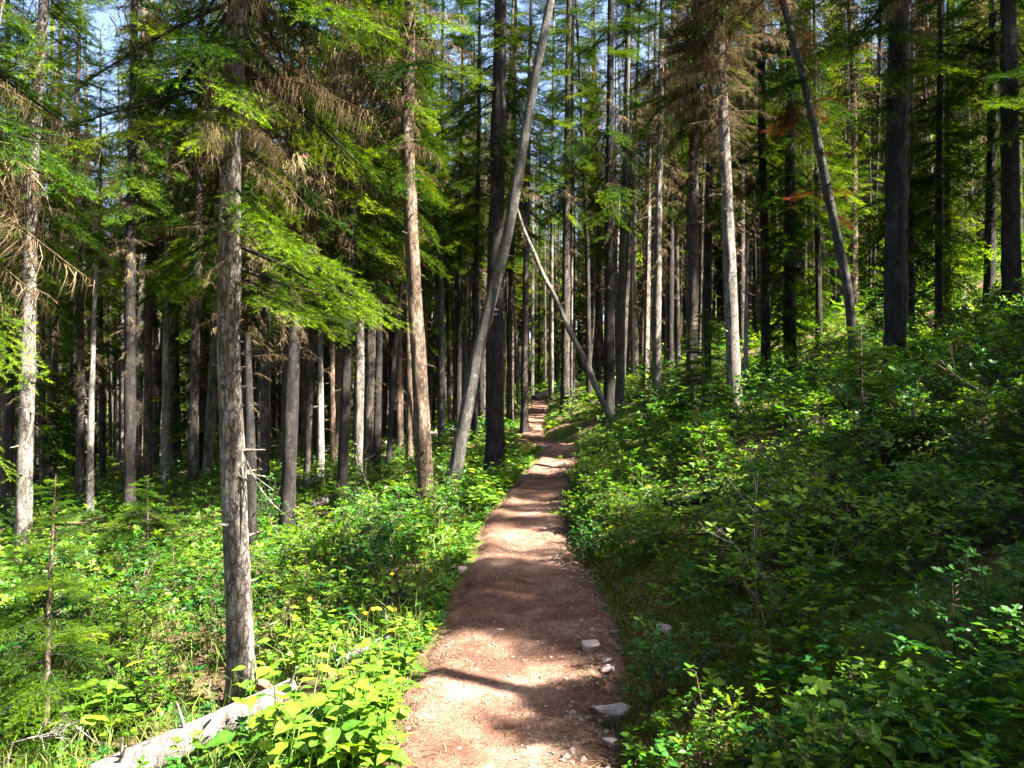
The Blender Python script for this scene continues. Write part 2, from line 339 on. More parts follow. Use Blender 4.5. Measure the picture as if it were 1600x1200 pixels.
# ------------------------------------------------------------------ conifer bough templates (unit: metres, along +X, 1 m long)
def segs_of_bough(rng, dens, droop):
    """returns twig segments (start,end) of a flat spray"""
    S = []
    def stem(s): return np.array([s, .05 * math.sin(s * 5 + rng.random()), -droop * s * s + .06 * s ** 4])
    n = int(13 * dens)
    for i in range(n):
        s = .12 + .86 * (i + rng.random() * .7) / n
        for sd in (-1, 1):
            if rng.random() < .1: continue
            L = (.09 + .37 * (1 - s) ** .75 * (.5 + .5 * min(1, s * 4))) * rng.uniform(.7, 1.2)
            a = math.radians(rng.uniform(38, 62)) * sd
            p = stem(s); d = np.array([math.cos(a), math.sin(a), rng.uniform(-.45, .15)]); S.append((p, p + d * L * .5)); q = p + d * L * .5
            d2 = d + np.array([.25, 0, -.12]); d2 /= np.linalg.norm(d2); S.append((q, q + d2 * L * .5))
            k = int(L / .075 * dens)
            for j in range(k):
                f = (j + .5) / k; b = p + (q + d2 * L * .5 - p) * f
                a2 = a + rng.choice([-1, 1]) * math.radians(rng.uniform(35, 60)); l2 = (.10 * (1 - f) + .05) * rng.uniform(.7, 1.3)
                S.append((b, b + np.array([math.cos(a2), math.sin(a2), rng.uniform(-.6, .15)]) * l2))
    for i in range(5): S.append((stem(i / 5 * .8 + .15), stem(i / 5 * .8 + .31)))
    return S, stem
def make_bough(seed, level, droop=.3):
    rng = np.random.default_rng(seed); g = Geo()
    S, stem = segs_of_bough(rng, (1.25, 1.15, .72, .42)[level], droop)
    sp, nl, nw = ((.0078, .026, .0036), (.0155, .036, .0075), (.046, .072, .030), (.10, .15, .08))[level]
    A = np.array([s[0] for s in S]); B = np.array([s[1] for s in S]); L = np.linalg.norm(B - A, axis=1)
    cnt = np.maximum(1, (L / sp).astype(int)); idx = np.repeat(np.arange(len(S)), cnt)
    f = np.concatenate([(np.arange(c) + .5) / c for c in cnt]); D = (B - A) / L[:, None]
    P = A[idx] + (B - A)[idx] * f[:, None]; Dn = D[idx]
    side = np.cross(Dn, [0, 0, 1.]); side /= np.linalg.norm(side, axis=1)[:, None]
    for sd in (-1, 1):
        N = len(P); d = Dn * .75 + side * sd * rng.uniform(.35, 1, (N, 1)) + np.array([0, 0, 1]) * rng.uniform(-.55, .85, (N, 1)); d /= np.linalg.norm(d, axis=1)[:, None]
        w = np.cross(d, [0, 0, 1.]) + rng.normal(0, .35, (N, 3)); w /= np.linalg.norm(w, axis=1)[:, None]
        l = nl * rng.uniform(.75, 1.2, (N, 1))
        V = np.stack([P - w * nw / 2, P + w * nw / 2, P + d * l], 1).reshape(-1, 3)
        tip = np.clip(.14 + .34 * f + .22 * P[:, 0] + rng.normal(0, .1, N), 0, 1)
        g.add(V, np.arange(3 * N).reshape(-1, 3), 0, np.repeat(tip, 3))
    # woody stem
    if level < 3:
        pts = [stem(s) for s in np.linspace(0, .95, 6)]; tube(g, pts, np.linspace(.014, .003, 6), 3 if level else 5, .2, m=1, cap=False)
    if level < 2:
        for p, q in S[::2]:
            if rng.random() < .6: tube(g, [p, (p + q) / 2, q], [.003, .0025, .0015], 3, .5, m=1, cap=False)
    return g.arr()
def make_dead(seed, level, hang=1.0):
    """bare drooping branch hung with dead twigs and lichen"""
    rng = np.random.default_rng(seed); g = Geo(); c = rng.uniform(.15, .5)
    def stem(s): return np.array([s, .08 * math.sin(s * 6 + c * 9), -c * s * s + .02 * math.sin(s * 14)])
    pts = [stem(s) for s in np.linspace(0, 1, 8)]; tube(g, pts, np.linspace(.013, .003, 8), 3 if level else 5, .12, m=1, t=.4, cap=False)
    n = (60, 44, 18, 8)[level]; w0 = (.0022, .0045, .012, .03)[level]
    for i in range(n):
        s = rng.uniform(.1, 1); p = stem(s); a = rng.uniform(-1, 1) * 1.4; L = rng.uniform(.08, .32) * (1.2 - .6 * s)
        d = np.array([math.cos(a), math.sin(a), -rng.uniform(.0, .7)]); q = p + d * L * .6; e_ = q + (d * .5 + np.array([0, 0, -.9])) * L * .6
        side = np.array([-math.sin(a), math.cos(a), 0]) * w0
        tt = rng.random()
        g.add([p - side, p + side, q + side * .7, q - side * .7, e_], [[0, 1, 2], [0, 2, 3], [3, 2, 4]], 1, tt)
        for k in range(int((5, 4, 2, 1)[level] * hang)):
            f = rng.random(); b = p + (q - p) * f if rng.random() < .5 else q + (e_ - q) * f
            h = rng.uniform(.06, .28) * hang; wv = rng.normal(0, 1, 3); wv[2] = 0; wv /= np.linalg.norm(wv) + 1e-6; wv *= w0 * rng.uniform(.6, 1.6)
            b2 = b + np.array([rng.normal(0, .02), rng.normal(0, .02), -h * .5]); b3 = b2 + np.array([rng.normal(0, .02), rng.normal(0, .02), -h * .5])
            g.add([b - wv * .6, b + wv * .6, b2 - wv, b2 + wv, b3], [[0, 1, 3], [0, 3, 2], [2, 3, 4]], 0, np.clip(tt * .6 + rng.random() * .5, 0, 1))
    return g.arr()
BOUGH = [[make_bough(100 * l + k, l, .18 + .09 * k) for k in range(4 if l else 3)] for l in range(4)]
DEAD = [[make_dead(700 + 100 * l + k, l, (.95, .7, .35, .2)[k]) for k in range(4)] for l in range(4)]

def place_boughs(g, T, zs, az, ln, pitch, r0, rng, tj, axis_fn):
    N = len(zs)
    if N == 0: return
    which = rng.integers(0, len(T), N)
    M = np.einsum('nij,njk->nik', rotz(az), roty(pitch)); M = np.einsum('nij,njk->nik', M, rotx(rng.normal(0, .15, N))) * ln[:, None, None]
    C = axis_fn(zs); P = C + np.stack([np.cos(az) * r0, np.sin(az) * r0, zs * 0], -1)
    ok = np.ones(N, bool)
    if OFF[0] is not None:
        for f in (.1, .45, .85): ok &= ~in_gap(P + M[:, :, 0] * f + np.array([0, 0, -.15]) * f + OFF[0], .0)
    for k in range(len(T)):
        s = (which == k) & ok; rep(g, T[k], M[s], P[s], tj[s])
OFF = [None]

def crown_geo(seed, H, z0, zsplit, lvl, lvl_hi, width=1.35, per_m=11, az_bias=None, axis_fn=None, gap=.0, extra=None):
    rng = np.random.default_rng(seed); g = Geo()
    if axis_fn is None: axis_fn = lambda z: np.stack([z * 0, z * 0, z], -1)
    n = int((H - z0) * per_m); zs = np.sort(z0 + (H - z0) * (np.arange(n) + rng.random(n)) / n)
    zs = zs[rng.random(n) > gap * (vnoise(zs * .9, zs * 0, seed) > .5)]; n = len(zs)
    az = rng.uniform(0, 2 * np.pi, n)
    if az_bias is not None:
        b, amt = az_bias; s = rng.random(n) < amt; az[s] = b + rng.normal(0, .7, s.sum())
    u = (zs - z0) / (H - z0); ln = width * (np.clip(u * 6 + .45, 0, 1)) * (1 - u) ** .7 * rng.uniform(.6, 1.15, n) + .12
    pitch = np.radians(22 - 42 * u + rng.normal(0, 9, n)); tj = rng.normal(0, .22, n)
    if extra:
        ex = np.array(extra); zs = np.concatenate([zs, ex[:, 0]]); az = np.concatenate([az, ex[:, 1]]); ln = np.concatenate([ln, ex[:, 2]]); pitch = np.concatenate([pitch, np.full(len(ex), .25)]); tj = np.concatenate([tj, np.full(len(ex), .15)])
    lo = zs < zsplit
    place_boughs(g, BOUGH[lvl], zs[lo], az[lo], ln[lo], pitch[lo], .04, rng, tj[lo], axis_fn)
    place_boughs(g, BOUGH[lvl_hi], zs[~lo], az[~lo], ln[~lo], pitch[~lo], .02, rng, tj[~lo], axis_fn)
    return g
def dead_geo(seed, z0, z1, lvl, n, width=.7, axis_fn=None, hangbias=False):
    rng = np.random.default_rng(seed); g = Geo()
    if axis_fn is None: axis_fn = lambda z: np.stack([z * 0, z * 0, z], -1)
    zs = z0 + (z1 - z0) * rng.random(n) ** .8; az = rng.uniform(0, 2 * np.pi, n); u = (zs - z0) / max(z1 - z0, .1)
    ln = width * (.25 + .75 * u) * rng.uniform(.35, 1.25, n); pitch = np.radians(rng.normal(12, 14, n))
    k0 = DEAD[lvl] if hangbias else DEAD[lvl]
    lowm = u < .45
    place_boughs(g, DEAD[lvl][2:], zs[lowm], az[lowm], ln[lowm], pitch[lowm], .07, rng, rng.normal(.05, .2, lowm.sum()), axis_fn)
    place_boughs(g, k0[:3], zs[~lowm], az[~lowm], ln[~lowm], pitch[~lowm], .06, rng, rng.normal(0, .2, (~lowm).sum()), axis_fn)
    return g
print("templates", [len(BOUGH[l][0][1]) for l in range(4)], [len(DEAD[l][0][1]) for l in range(4)])

# ------------------------------------------------------------------ trees that can be told apart
BK = {'n': BARK_NEAR, 'b': BARK, 'd': BARK_DARK, 'r': BARK_RED, 'p': BARK_PALE, 'g': BARK_GREY, 's': SNAG}
def hero(name, pts, Y, wpx, bark, label, H=17, crown=None, dead=None, lvl=1, top_cut=None, seed=1, sink=.15, group=None, seg=20, cat='tree', foot=True):
    """pts: (px, py) up the trunk as seen in the photo, at distance Y; the foot is set on the terrain"""
    x0 = (pts[0][0] - 800) / FPX * Y; z0 = float(terr(x0, Y)) - sink
    W = [(x0, Y, z0)] + [at(px, py, Y) for px, py in pts[1:]]
    W = [np.array(w) for w in W]; base = np.array([x0, Y, z0 + sink]); r_ref = wpx * .94 / 2 / FPX * Y
    top = top_cut
    if top is None:
        d = W[-1] - W[-2]; d = d / max(d[2], .1); nxt = W[-1].copy()
        while nxt[2] < z0 + H:
            d = np.array([d[0] * .85, d[1], 1]); nxt = nxt + d * 1.5; W.append(nxt.copy())
    W = np.array(W) - base; zt = W[-1, 2]; Ht = max(H, zt)
    rad = r_ref * np.clip(1.12 - .95 * (W[:, 2] / Ht), .06, 2)
    if top_cut is not None: rad = r_ref * (1.12 - .72 * np.clip(W[:, 2] / zt, 0, 1) ** 1.3)
    # root flare
    if foot:
        f = np.array([.18, .5]); k = np.stack([np.interp(f, W[:, 2], W[:, q]) for q in range(3)], -1)
        rr = np.interp(f, W[:, 2], rad); W = np.vstack([W[:1], k, W[W[:, 2] > .55]]); rad = np.concatenate([[rad[0] * 1.5], [rr[0] * 1.12, rr[1]], rad[-(len(W) - 3):]])
    g = Geo(); rng = np.random.default_rng(seed)
    tube(g, W, rad, seg + 8 * (Y < 8), .035 if Y < 8 else .09 if Y < 16 else .25, .17, seed=seed)
    o = empty(name, base); setprops(o, label, cat, group)
    def ax(z): return np.stack([np.interp(z, W[:, 2], W[:, 0]), np.interp(z, W[:, 2], W[:, 1]), z], -1)
    # broken stubs and knots
    zs = rng.uniform(.5, min(zt, 8), int(22 + 26 * (Y < 8))); 
    for z in zs:
        az = rng.uniform(0, 6.28); c = ax(np.array([z]))[0]; r_ = np.interp(z, W[:, 2], rad); L = rng.uniform(.01, .22) ** 1.2
        dr = np.array([math.cos(az), math.sin(az), rng.uniform(-.3, .4)]); tube(g, [c + dr * r_ * .7, c + dr * (r_ + L * .5), c + dr * (r_ + L)], [r_ * .16 + .004, .008, .004], 5, .1)
    ob("trunk", g.mesh("trunk", [BK[bark]], True), o)
    OFF[0] = base if crown else None
    if crown:
        kw = dict(crown); cz0 = kw.pop('z0', 4.5); red = kw.pop('red', False)
        hi = kw.pop('hi', CZ + 600 / FPX * Y - z0 + 1.2)
        cg = crown_geo(seed + 50, zt, cz0, hi, lvl, kw.pop('lvl_hi', 2), axis_fn=ax, **kw)
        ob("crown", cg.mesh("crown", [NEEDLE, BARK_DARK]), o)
        if red:
            rg = Geo(); n = red; zr = rng.uniform(cz0 - 1.2, cz0 + 2.2, n); az = rng.uniform(0, 6.28, n)
            place_boughs(rg, BOUGH[1], zr, az, rng.uniform(.3, .8, n), np.radians(rng.normal(10, 10, n)), .05, rng, rng.normal(0, .2, n), ax)
            ob("dead_foliage", rg.mesh("dead_foliage", [NEEDLE_RED, BARK_DARK]), o)['label'] = "dead rust-red needles"
    if dead:
        OFF[0] = None; kw = dict(dead); kw['n'] = int(kw.get('n', 40) * (1.6 if 8 < Y < 22 and name == T else 1)); kw['z1'] = kw.get('z1', 7) + (1.0 if Y > 8 else 0); dg = dead_geo(seed + 90, kw.pop('z0', 1.5), kw.pop('z1', 7), kw.pop('lvl', lvl), kw.pop('n', 40), axis_fn=ax, **kw)
        ob("dead_branches", dg.mesh("dead_branches", [LICHEN, LICHEN]), o)
    OFF[0] = None
    return o

T = "conifer_tree"
hero(T, [(381, 1100), (370, 900), (362, 700), (357, 500), (360, 200), (374, 0)], 5.15, 38, 'n',
     "nearest conifer, thick scaly trunk rising beside the fallen silver log at lower left", 15, dict(z0=3.3, per_m=15, width=1.15, gap=.1, extra=[(3.05, .0, 1.15), (2.95, .35, 1.05), (2.9, -.3, 1.1), (2.8, .1, .95), (2.7, -.55, .8), (3.1, -.15, .8), (3.0, 3.0, .7), (2.75, .5, .75), (3.2, -.7, .9)]), dict(z0=2.2, z1=5.0, n=95, width=.85), lvl=0, seed=11)
hero(T, [(35, 895), (40, 700), (45, 500), (51, 250), (66, 50)], 12.5, 23, 'p',
     "pale sunlit trunk, the brightest at the far left edge of the photo", 18, dict(z0=4.6, per_m=11, width=1.3, gap=.4), dict(n=40), seed=12)
hero(T, [(447, 815), (456, 600), (463, 400), (475, 200), (478, 0)], 11.5, 23, 'd',
     "black shaded trunk just right of the nearest conifer, a low green bough across it", 17, dict(z0=3.2, per_m=11, width=1.4, gap=.3), dict(n=130, z0=2.6, z1=6.4, width=1.35), seed=13)
hero(T, [(668, 772), (657, 620), (648, 470), (641, 330), (636, 200), (641, 0)], 11.3, 25, 'r',
     "orange-brown sunlit trunk with torn bark, left of the curved leaning tree", 18, dict(z0=4.9, per_m=11, width=1.3, gap=.3), dict(n=40, z0=3.4, z1=6.5, width=.9), seed=14)
hero("leaning_tree", [(700, 775), (721, 680), (744, 560), (768, 465), (793, 370), (814, 250), (836, 120), (861, 0)], 12.6, 22, 'g',
     "smooth grey tree leaning right and crossing in front of the straight trunk beside the trail", 14, dict(z0=8.5, per_m=4, width=.7), None, seed=15)
hero(T, [(773, 750), (772, 600), (775, 400), (778, 200), (782, 0)], 14.0, 29, 'd',
     "straight dark scaly trunk beside the trail, crossed by the curved leaning tree", 19, dict(z0=5.2, per_m=8, width=1.35, gap=.25), dict(n=24, z0=3.4, z1=7), seed=16)
hero("dead_tree", [(965, 668), (943, 632), (926, 590), (905, 545), (884, 508), (872, 470), (848, 432), (836, 396), (818, 362), (806, 318)], 18.6, 10.5, 'p',
     "bare dead pole leaning left over the trail from the mossy bank", 6, None, dict(n=22, z0=2.6, z1=5.4, width=.6), top_cut=1, seed=17)
hero("dead_tree", [(392, 860), (391, 700), (388, 600), (387, 520)], 9.4, 21, 'd',
     "dark broken trunk half hidden right behind the nearest conifer", 5, None, dict(n=30, z0=1.0, z1=3.2, width=.5), top_cut=1, seed=18)
hero(T, [(203, 800), (203, 600), (204, 400), (208, 150), (211, 0)], 15.5, 18, 'd',
     "straight dark trunk standing alone, third of the thick ones from the left edge", 18, dict(z0=5.5, per_m=11, width=1.3, gap=.2), dict(n=35), seed=19)
hero("dead_tree", [(140, 785), (142, 650), (147, 500), (150, 420)], 17, 11, 's',
     "white dead snag bristling with short bare branches at the left", 6, None, dict(n=60, z0=.6, z1=5.6, width=.55), top_cut=1, seed=20)
hero(T, [(124, 830), (126, 600), (124, 380), (120, 200), (125, 0)], 19, 12, 'b',
     "slim grey trunk immediately left of the white bristling snag", 17, dict(z0=4.4), dict(n=30), seed=21)
hero(T, [(80, 800), (86, 500), (92, 250), (97, 0)], 21, 11, 'r',
     "slender brown trunk between the bright left trunk and the white snag", 18, dict(z0=5.6), dict(n=30), seed=22)
hero(T, [(230, 760), (232, 500), (237, 250), (235, 0)], 21, 13, 'r',
     "brown slim trunk right of the straight dark one in the left third", 18, dict(z0=4.8), dict(n=40), seed=23)
hero(T, [(258, 765), (260, 500), (262, 250), (262, 0)], 20, 13, 'p',
     "slim trunk with a sunlit pale foot among shrubs in the left third", 18, dict(z0=4.8), dict(n=50), seed=24)
hero(T, [(300, 780), (304, 600), (309, 400), (312, 250), (316, 0)], 18, 15, 'b',
     "grey trunk nearest on the left to the large foreground conifer", 18, dict(z0=4.4), dict(n=40), seed=25)
hero(T, [(414, 800), (414, 600), (412, 300), (415, 0)], 16, 14, 'b',
     "slim trunk seen between the foreground conifer and the black shaded trunk", 17, dict(z0=4.0), dict(n=40), seed=26)
hero(T, [(480, 765), (485, 600), (488, 400), (494, 100)], 18.5, 12, 'b', "thin grey trunk just right of the black shaded trunk", 17, dict(z0=4.4), dict(n=40), seed=27)
hero("dead_tree", [(501, 765), (501, 600), (501, 460)], 19, 12, 's', "pale broken snag with curled bare branches behind the low green bough", 6, None, dict(n=40, z0=1, z1=5), top_cut=1, seed=28)
hero(T, [(520, 740), (519, 600), (518, 350), (520, 0)], 22, 9, 'r', "thin reddish trunk between the pale broken snag and the dark forked-looking pair", 18, dict(z0=5.6), dict(n=30), seed=29)
hero(T, [(533, 790), (540, 620), (546, 450), (555, 200), (558, 0)], 14.5, 16, 'd', "dark trunk with a pale stub at its foot, behind the two short logs", 17, dict(z0=4.4, per_m=11), dict(n=40), seed=30)
hero(T, [(561, 750), (562, 600), (563, 400), (566, 0)], 21, 15, 'p', "cream sunlit trunk in the middle of the left stand", 18, dict(z0=5.6), dict(n=30), seed=31)
hero(T, [(573, 765), (578, 600), (582, 400), (585, 0)], 17.5, 16, 'b', "left trunk of a close grey pair left of the orange-brown one", 17, dict(z0=4.4), dict(n=50), seed=32)
hero(T, [(588, 762), (591, 600), (594, 400), (600, 0)], 17.8, 13, 'd', "right trunk of a close grey pair left of the orange-brown one", 17, dict(z0=4.4), dict(n=50), seed=33)
hero(T, [(606, 740), (615, 560), (628, 430), (640, 200)], 19.5, 9, 'd', "thin black trunk leaning slightly right, just left of the orange-brown one", 15, dict(z0=4.8), dict(n=20), seed=34)
hero(T, [(690, 710), (690, 560), (689, 350), (692, 0)], 24, 11, 'g', "plain grey trunk seen between the orange-brown trunk and the leaning tree", 18, dict(z0=5.6), dict(n=30), seed=35)
hero(T, [(797, 672), (798, 560), (799, 400), (803, 200)], 26, 12, 'b', "slim trunk directly right of the dark trunk beside the trail", 18, dict(z0=4.8), dict(n=30), seed=36)
hero(T, [(819, 680), (820, 560), (822, 420), (826, 200), (830, 0)], 23, 12, 'b', "trunk with a pale wooden foot on the left edge of the far trail", 18, dict(z0=5.6), dict(n=30), seed=37)
hero(T, [(861, 620), (861, 500), (862, 350), (866, 0)], 33, 8, 'p', "thin white sunlit trunk where the far trail vanishes", 20, dict(z0=7.2), dict(n=30), seed=38)
hero(T, [(883, 650), (884, 500), (886, 250), (889, 0)], 25, 14, 'b', "grey trunk behind the leaning dead pole, on the right edge of the far trail", 21, dict(z0=6, width=1.3), dict(n=50), seed=39)
hero(T, [(893, 640), (895, 500), (895, 250), (893, 0)], 27, 9, 'd', "thin dark trunk touching the right side of the far trail's grey trunk", 21, dict(z0=6.4), dict(n=30), seed=40)
hero(T, [(921, 600), (918, 400), (910, 200), (900, 0)], 25, 9, 'd', "thin dark tree leaning left at its top under the strip of open sky", 17, dict(z0=9, width=.6, per_m=3), dict(n=16), seed=41)
hero(T, [(951, 625), (952, 450), (953, 200), (955, 0)], 19.5, 17, 'd', "dark leafy conifer, left one of the two trunks right of the dead pole's top", 19, dict(z0=4.2, width=1.35, per_m=8), dict(n=30), seed=42)
hero(T, [(968, 625), (971, 450), (977, 250), (982, 0)], 20.6, 14, 'g', "smooth slender grey trunk above the mossy bank right of the dark leafy conifer", 18, dict(z0=7.5), dict(n=10), seed=43)
hero(T, [(1026, 600), (1027, 450), (1029, 300), (1035, 0)], 21.5, 14, 'p', "pale sunlit trunk on the bank crest between the mossy log and the brightest right trunk", 18, dict(z0=4.8), dict(n=90, width=1.1, z0=2.6, z1=8), seed=44)
hero(T, [(1047, 580), (1048, 450), (1050, 200)], 25, 10, 'd', "thin dark trunk on the bank crest right of the pale sunlit one", 18, dict(z0=4.8), dict(n=30), seed=45)
hero(T, [(1081, 620), (1082, 450), (1084, 250), (1090, 0)], 15.0, 19, 'b', "dark trunk with a peeled pale foot, left neighbour of the brightest trunk on the bank", 17, dict(z0=5.4), dict(n=90, z0=3, z1=6.6, width=1.0), seed=46)
hero(T, [(1104, 600), (1105, 450), (1108, 300), (1112, 0)], 19.6, 14, 'd', "shaded trunk tucked directly left of the brightest trunk on the bank", 17, dict(z0=4.0), dict(n=60, z0=2.5), seed=47)
hero(T, [(1148, 640), (1143, 500), (1138, 350), (1130, 180), (1122, 0)], 13.6, 21, 'p', "brightest trunk on the right bank, silvery bark lit down its right side", 17, dict(z0=6.6, red=8), dict(n=150, z0=3.0, z1=7.6, width=1.25, lvl=0), seed=48)
hero("dead_tree", [(1165, 580), (1166, 450), (1168, 380)], 16, 8, 's', "thin pale snag right beside the brightest trunk on the bank", 4, None, dict(n=14, z0=1, z1=3.5, width=.4), top_cut=1, seed=49)
hero(T, [(1197, 560), (1196, 400), (1190, 200), (1190, 0)], 19, 15, 'd', "black trunk second to the right of the brightest trunk on the bank", 17, dict(z0=3.0), dict(n=50), seed=50)
hero(T, [(1235, 545), (1235, 400), (1234, 200), (1236, 0)], 18.5, 18, 'd', "shaded trunk left of the patchy white leaning tree on the bank", 17, dict(z0=2.8), dict(n=40), seed=51)
hero(T, [(1280, 545), (1278, 400), (1275, 200)], 20, 10, 'd', "thin shaded trunk behind the foot of the patchy white leaning tree", 16, dict(z0=3.0), dict(n=30), seed=52)
hero("leaning_tree", [(1340, 560), (1325, 450), (1300, 330), (1275, 210), (1245, 80), (1222, 0)], 12.3, 15, 'g', "leaning trunk with white patches on the right bank, rust-red dead boughs around it", 13, dict(z0=3.6, per_m=5, width=1.0, red=22, gap=.2), dict(n=40, z0=2.5, z1=6), seed=53)
hero(T, [(1398, 560), (1399, 400), (1401, 200), (1404, 0)], 11.2, 33, 'd', "thickest dark trunk on the right bank", 17, dict(z0=3.2, per_m=9, width=1.4, gap=.3), dict(n=50, z0=2.2, z1=6), seed=54)
hero(T, [(1412, 520), (1413, 400), (1418, 200), (1419, 0)], 14.6, 11, 'p', "thin sunlit trunk peeping out right of the thickest dark one", 17, dict(z0=6.5), dict(n=20), seed=55)
hero(T, [(1467, 560), (1467, 400), (1468, 200), (1470, 0)], 14.5, 11, 'd', "slim dark trunk midway between the two thick trunks at the right", 15, dict(z0=1.8, per_m=11, width=1.1), dict(n=30), seed=56)
hero(T, [(1582, 560), (1580, 400), (1577, 200), (1576, 0)], 13.1, 27, 'd', "grey-black trunk at the right edge of the photo", 17, dict(z0=2.4, per_m=11, width=1.5), dict(n=40), seed=57)
hero(T, [(1545, 540), (1547, 400), (1550, 200)], 16.6, 16, 'd', "shaded trunk just left of the one at the right edge", 17, dict(z0=2.4, per_m=11), dict(n=30), seed=58)
hero(T, [(15, 830), (14, 600), (12, 300), (12, 0)], 17, 13, 'd', "dark thin trunk at the very left edge, left of the bright one", 17, dict(z0=4.0), dict(n=30), seed=59)
hero(T, [(640, 740), (640, 600), (637, 450), (632, 200)], 20, 11, 'r', "slim brown trunk peeping out just left of the orange-brown one's foot", 17, dict(z0=5.6), dict(n=20), seed=60)
hero(T, [(716, 700), (717, 560), (719, 400)], 26, 9, 'd', "thin dark trunk left of the leaning tree's bend", 18, dict(z0=5.6), dict(n=30), seed=61)
hero(T, [(741, 690), (742, 560), (745, 400)], 24, 10, 'd', "thin dark trunk hidden behind the leaning tree's bend", 18, dict(z0=5.6), dict(n=30), seed=62)
# boughs that hang into the upper left corner belong to a tree just outside the frame
hero(T, [(-150, 1300), (-152, 600), (-150, 0)], 4.4, 50, 'd', "conifer whose dark drooping boughs fill the upper left corner of the frame", 15,
     dict(z0=1.75, per_m=8, width=1.25, gap=.2), dict(z0=1.9, z1=4.4, n=130, width=1.15), lvl=0, seed=63)
hero(T, [(1855, 900), (1855, 500), (1855, 0)], 9.0, 40, 'd', "conifer just outside the right edge, only its green boughs reaching into the frame", 15,
     dict(z0=2.2, per_m=11, width=1.9, gap=.2), dict(z0=1.7, z1=4.5, n=20, width=.8), lvl=0, seed=64)
print("heroes done")

# ------------------------------------------------------------------ the stand behind: copies of eight trees
protos = []
for k in range(8):
    H = 15 + 4 * ((k * 37) % 8) / 8; o = empty(T, (0, 0, 0)); g = Geo(); rr = .085 + .014 * (k % 4)
    bend = R.normal(0, .12, 2); pts = [(0, 0, -.3), (bend[0], bend[1], H * .4), (0, 0, H)]
    tube(g, pts, [rr * 1.25, rr * .8, .02], 10, .5, .1, seed=200 + k)
    ob("trunk", g.mesh("trunk", [(BARK, BARK_DARK, BARK_RED, BARK_PALE, BARK, BARK_DARK, BARK_GREY, BARK_RED)[k]], True), o)
    z0 = (3.6, 5.0, 6.0, 3.2, 6.8, 4.4, 5.4, 2.8)[k]
    ob("crown", crown_geo(300 + k, H, z0, 99, 2, 2, width=1.0, per_m=10, gap=.35).mesh("crown", [NEEDLE, BARK_DARK]), o)
    ob("dead_branches", dead_geo(400 + k, .8, H * .75, 2, 260, .9).mesh("dead_branches", [LICHEN, LICHEN]), o)
    protos.append(o)
for k in range(3):
    H = (7.5, 9.5, 6.0)[k]; o = empty(T, (0, 0, 0)); g = Geo(); tube(g, [(0, 0, -.3), (.03, 0, H * .5), (0, 0, H)], [.075, .05, .01], 9, .5, .1, seed=230 + k)
    ob("trunk", g.mesh("trunk", [BARK], True), o)
    ob("crown", crown_geo(330 + k, H, .7, 99, 2, 2, width=1.15, per_m=16, gap=.2).mesh("crown", [NEEDLE, BARK_DARK]), o)
    ob("dead_branches", dead_geo(430 + k, .6, 3.5, 2, 40, .6).mesh("dead_branches", [LICHEN, LICHEN]), o); protos.append(o)
for k in range(3):  # extra-dense conifers made only to cast shade from outside the frame
    H = (8.5, 11.0, 16.0)[k]; o = empty(T, (0, 0, 0)); g = Geo(); tube(g, [(0, 0, -.3), (.03, 0, H * .5), (0, 0, H)], [.09, .06, .01], 9, .5, .1, seed=240 + k)
    ob("trunk", g.mesh("trunk", [BARK], True), o)
    ob("crown", crown_geo(340 + k, H, (.6, .6, 9.8)[k], 99, 2, 2, width=(1.1, 1.1, 1.5)[k], per_m=42).mesh("crown", [NEEDLE, BARK_DARK]), o); protos.append(o)
rng = np.random.default_rng(5)
placed = []; first = [True] * 11; nb = 0
occupied = [(o.location.x, o.location.y) for o in bpy.data.objects if o.type == 'EMPTY' and o.get('label')]
ZN = [(-9, -.42, "slim distant conifer deep in the stand behind the trunks of the far left"),
      (-.42, -.17, "slim distant conifer deep in the stand behind the foreground conifer and black trunk"),
      (-.17, -.02, "slim distant conifer deep in the stand behind the orange-brown and leaning trees"),
      (-.02, .10, "slim distant conifer around the far end of the trail"),
      (.10, .30, "slim distant conifer behind the sunlit trunks on the bank crest"),
      (.30, 9, "distant conifer in the dark woods high on the right bank")]
tries = 0
while nb < 178 and tries < 20000:
    tries += 1
    y = 19 + 27 * rng.random() ** .9; x = rng.uniform(-.74, .74) * y
    if y < 24 and x > 0: continue
    if abs(x - float(pc(y))) < 1.1: continue
    dmin = 1.05 if y < 40 else .95
    if any((x - a_) ** 2 + (y - b_) ** 2 < dmin ** 2 for a_, b_ in occupied): continue
    if .02 < x / y < .085 and 24 < y < 46: continue
    if -.62 < x / y < -.5 and rng.random() < .6: continue
    k = int(rng.integers(0, 8)); s = rng.uniform(.8, 1.15)
    if tree_blocks(x, y, float(terr(x, y)), (3.6, 5.0, 6.0, 3.2, 6.8, 4.4, 5.4, 2.8)[k] * s, 17 * s) and tries < 12000: continue
    occupied.append((x, y))
    loc = (x, y, float(terr(x, y)) - .05); rz = rng.uniform(0, 6.28); scl = (s * rng.uniform(.75, 1.2),) * 2 + (s,)
    if first[k]: o = protos[k]; o.location = loc; o.rotation_euler = (0, 0, rz); o.scale = scl; first[k] = False
    else: o = copy_tree(protos[k], loc, rz, scl)
    o.rotation_euler = (rng.normal(0, .015), rng.normal(0, .02), rz)
    lab = [z[2] for z in ZN if z[0] <= x / y < z[1]][0]
    setprops(o, lab, "tree", lab.replace("slim distant conifer", "slim conifers").replace("distant conifer", "conifers"))
    nb += 1
print("background trees", nb)
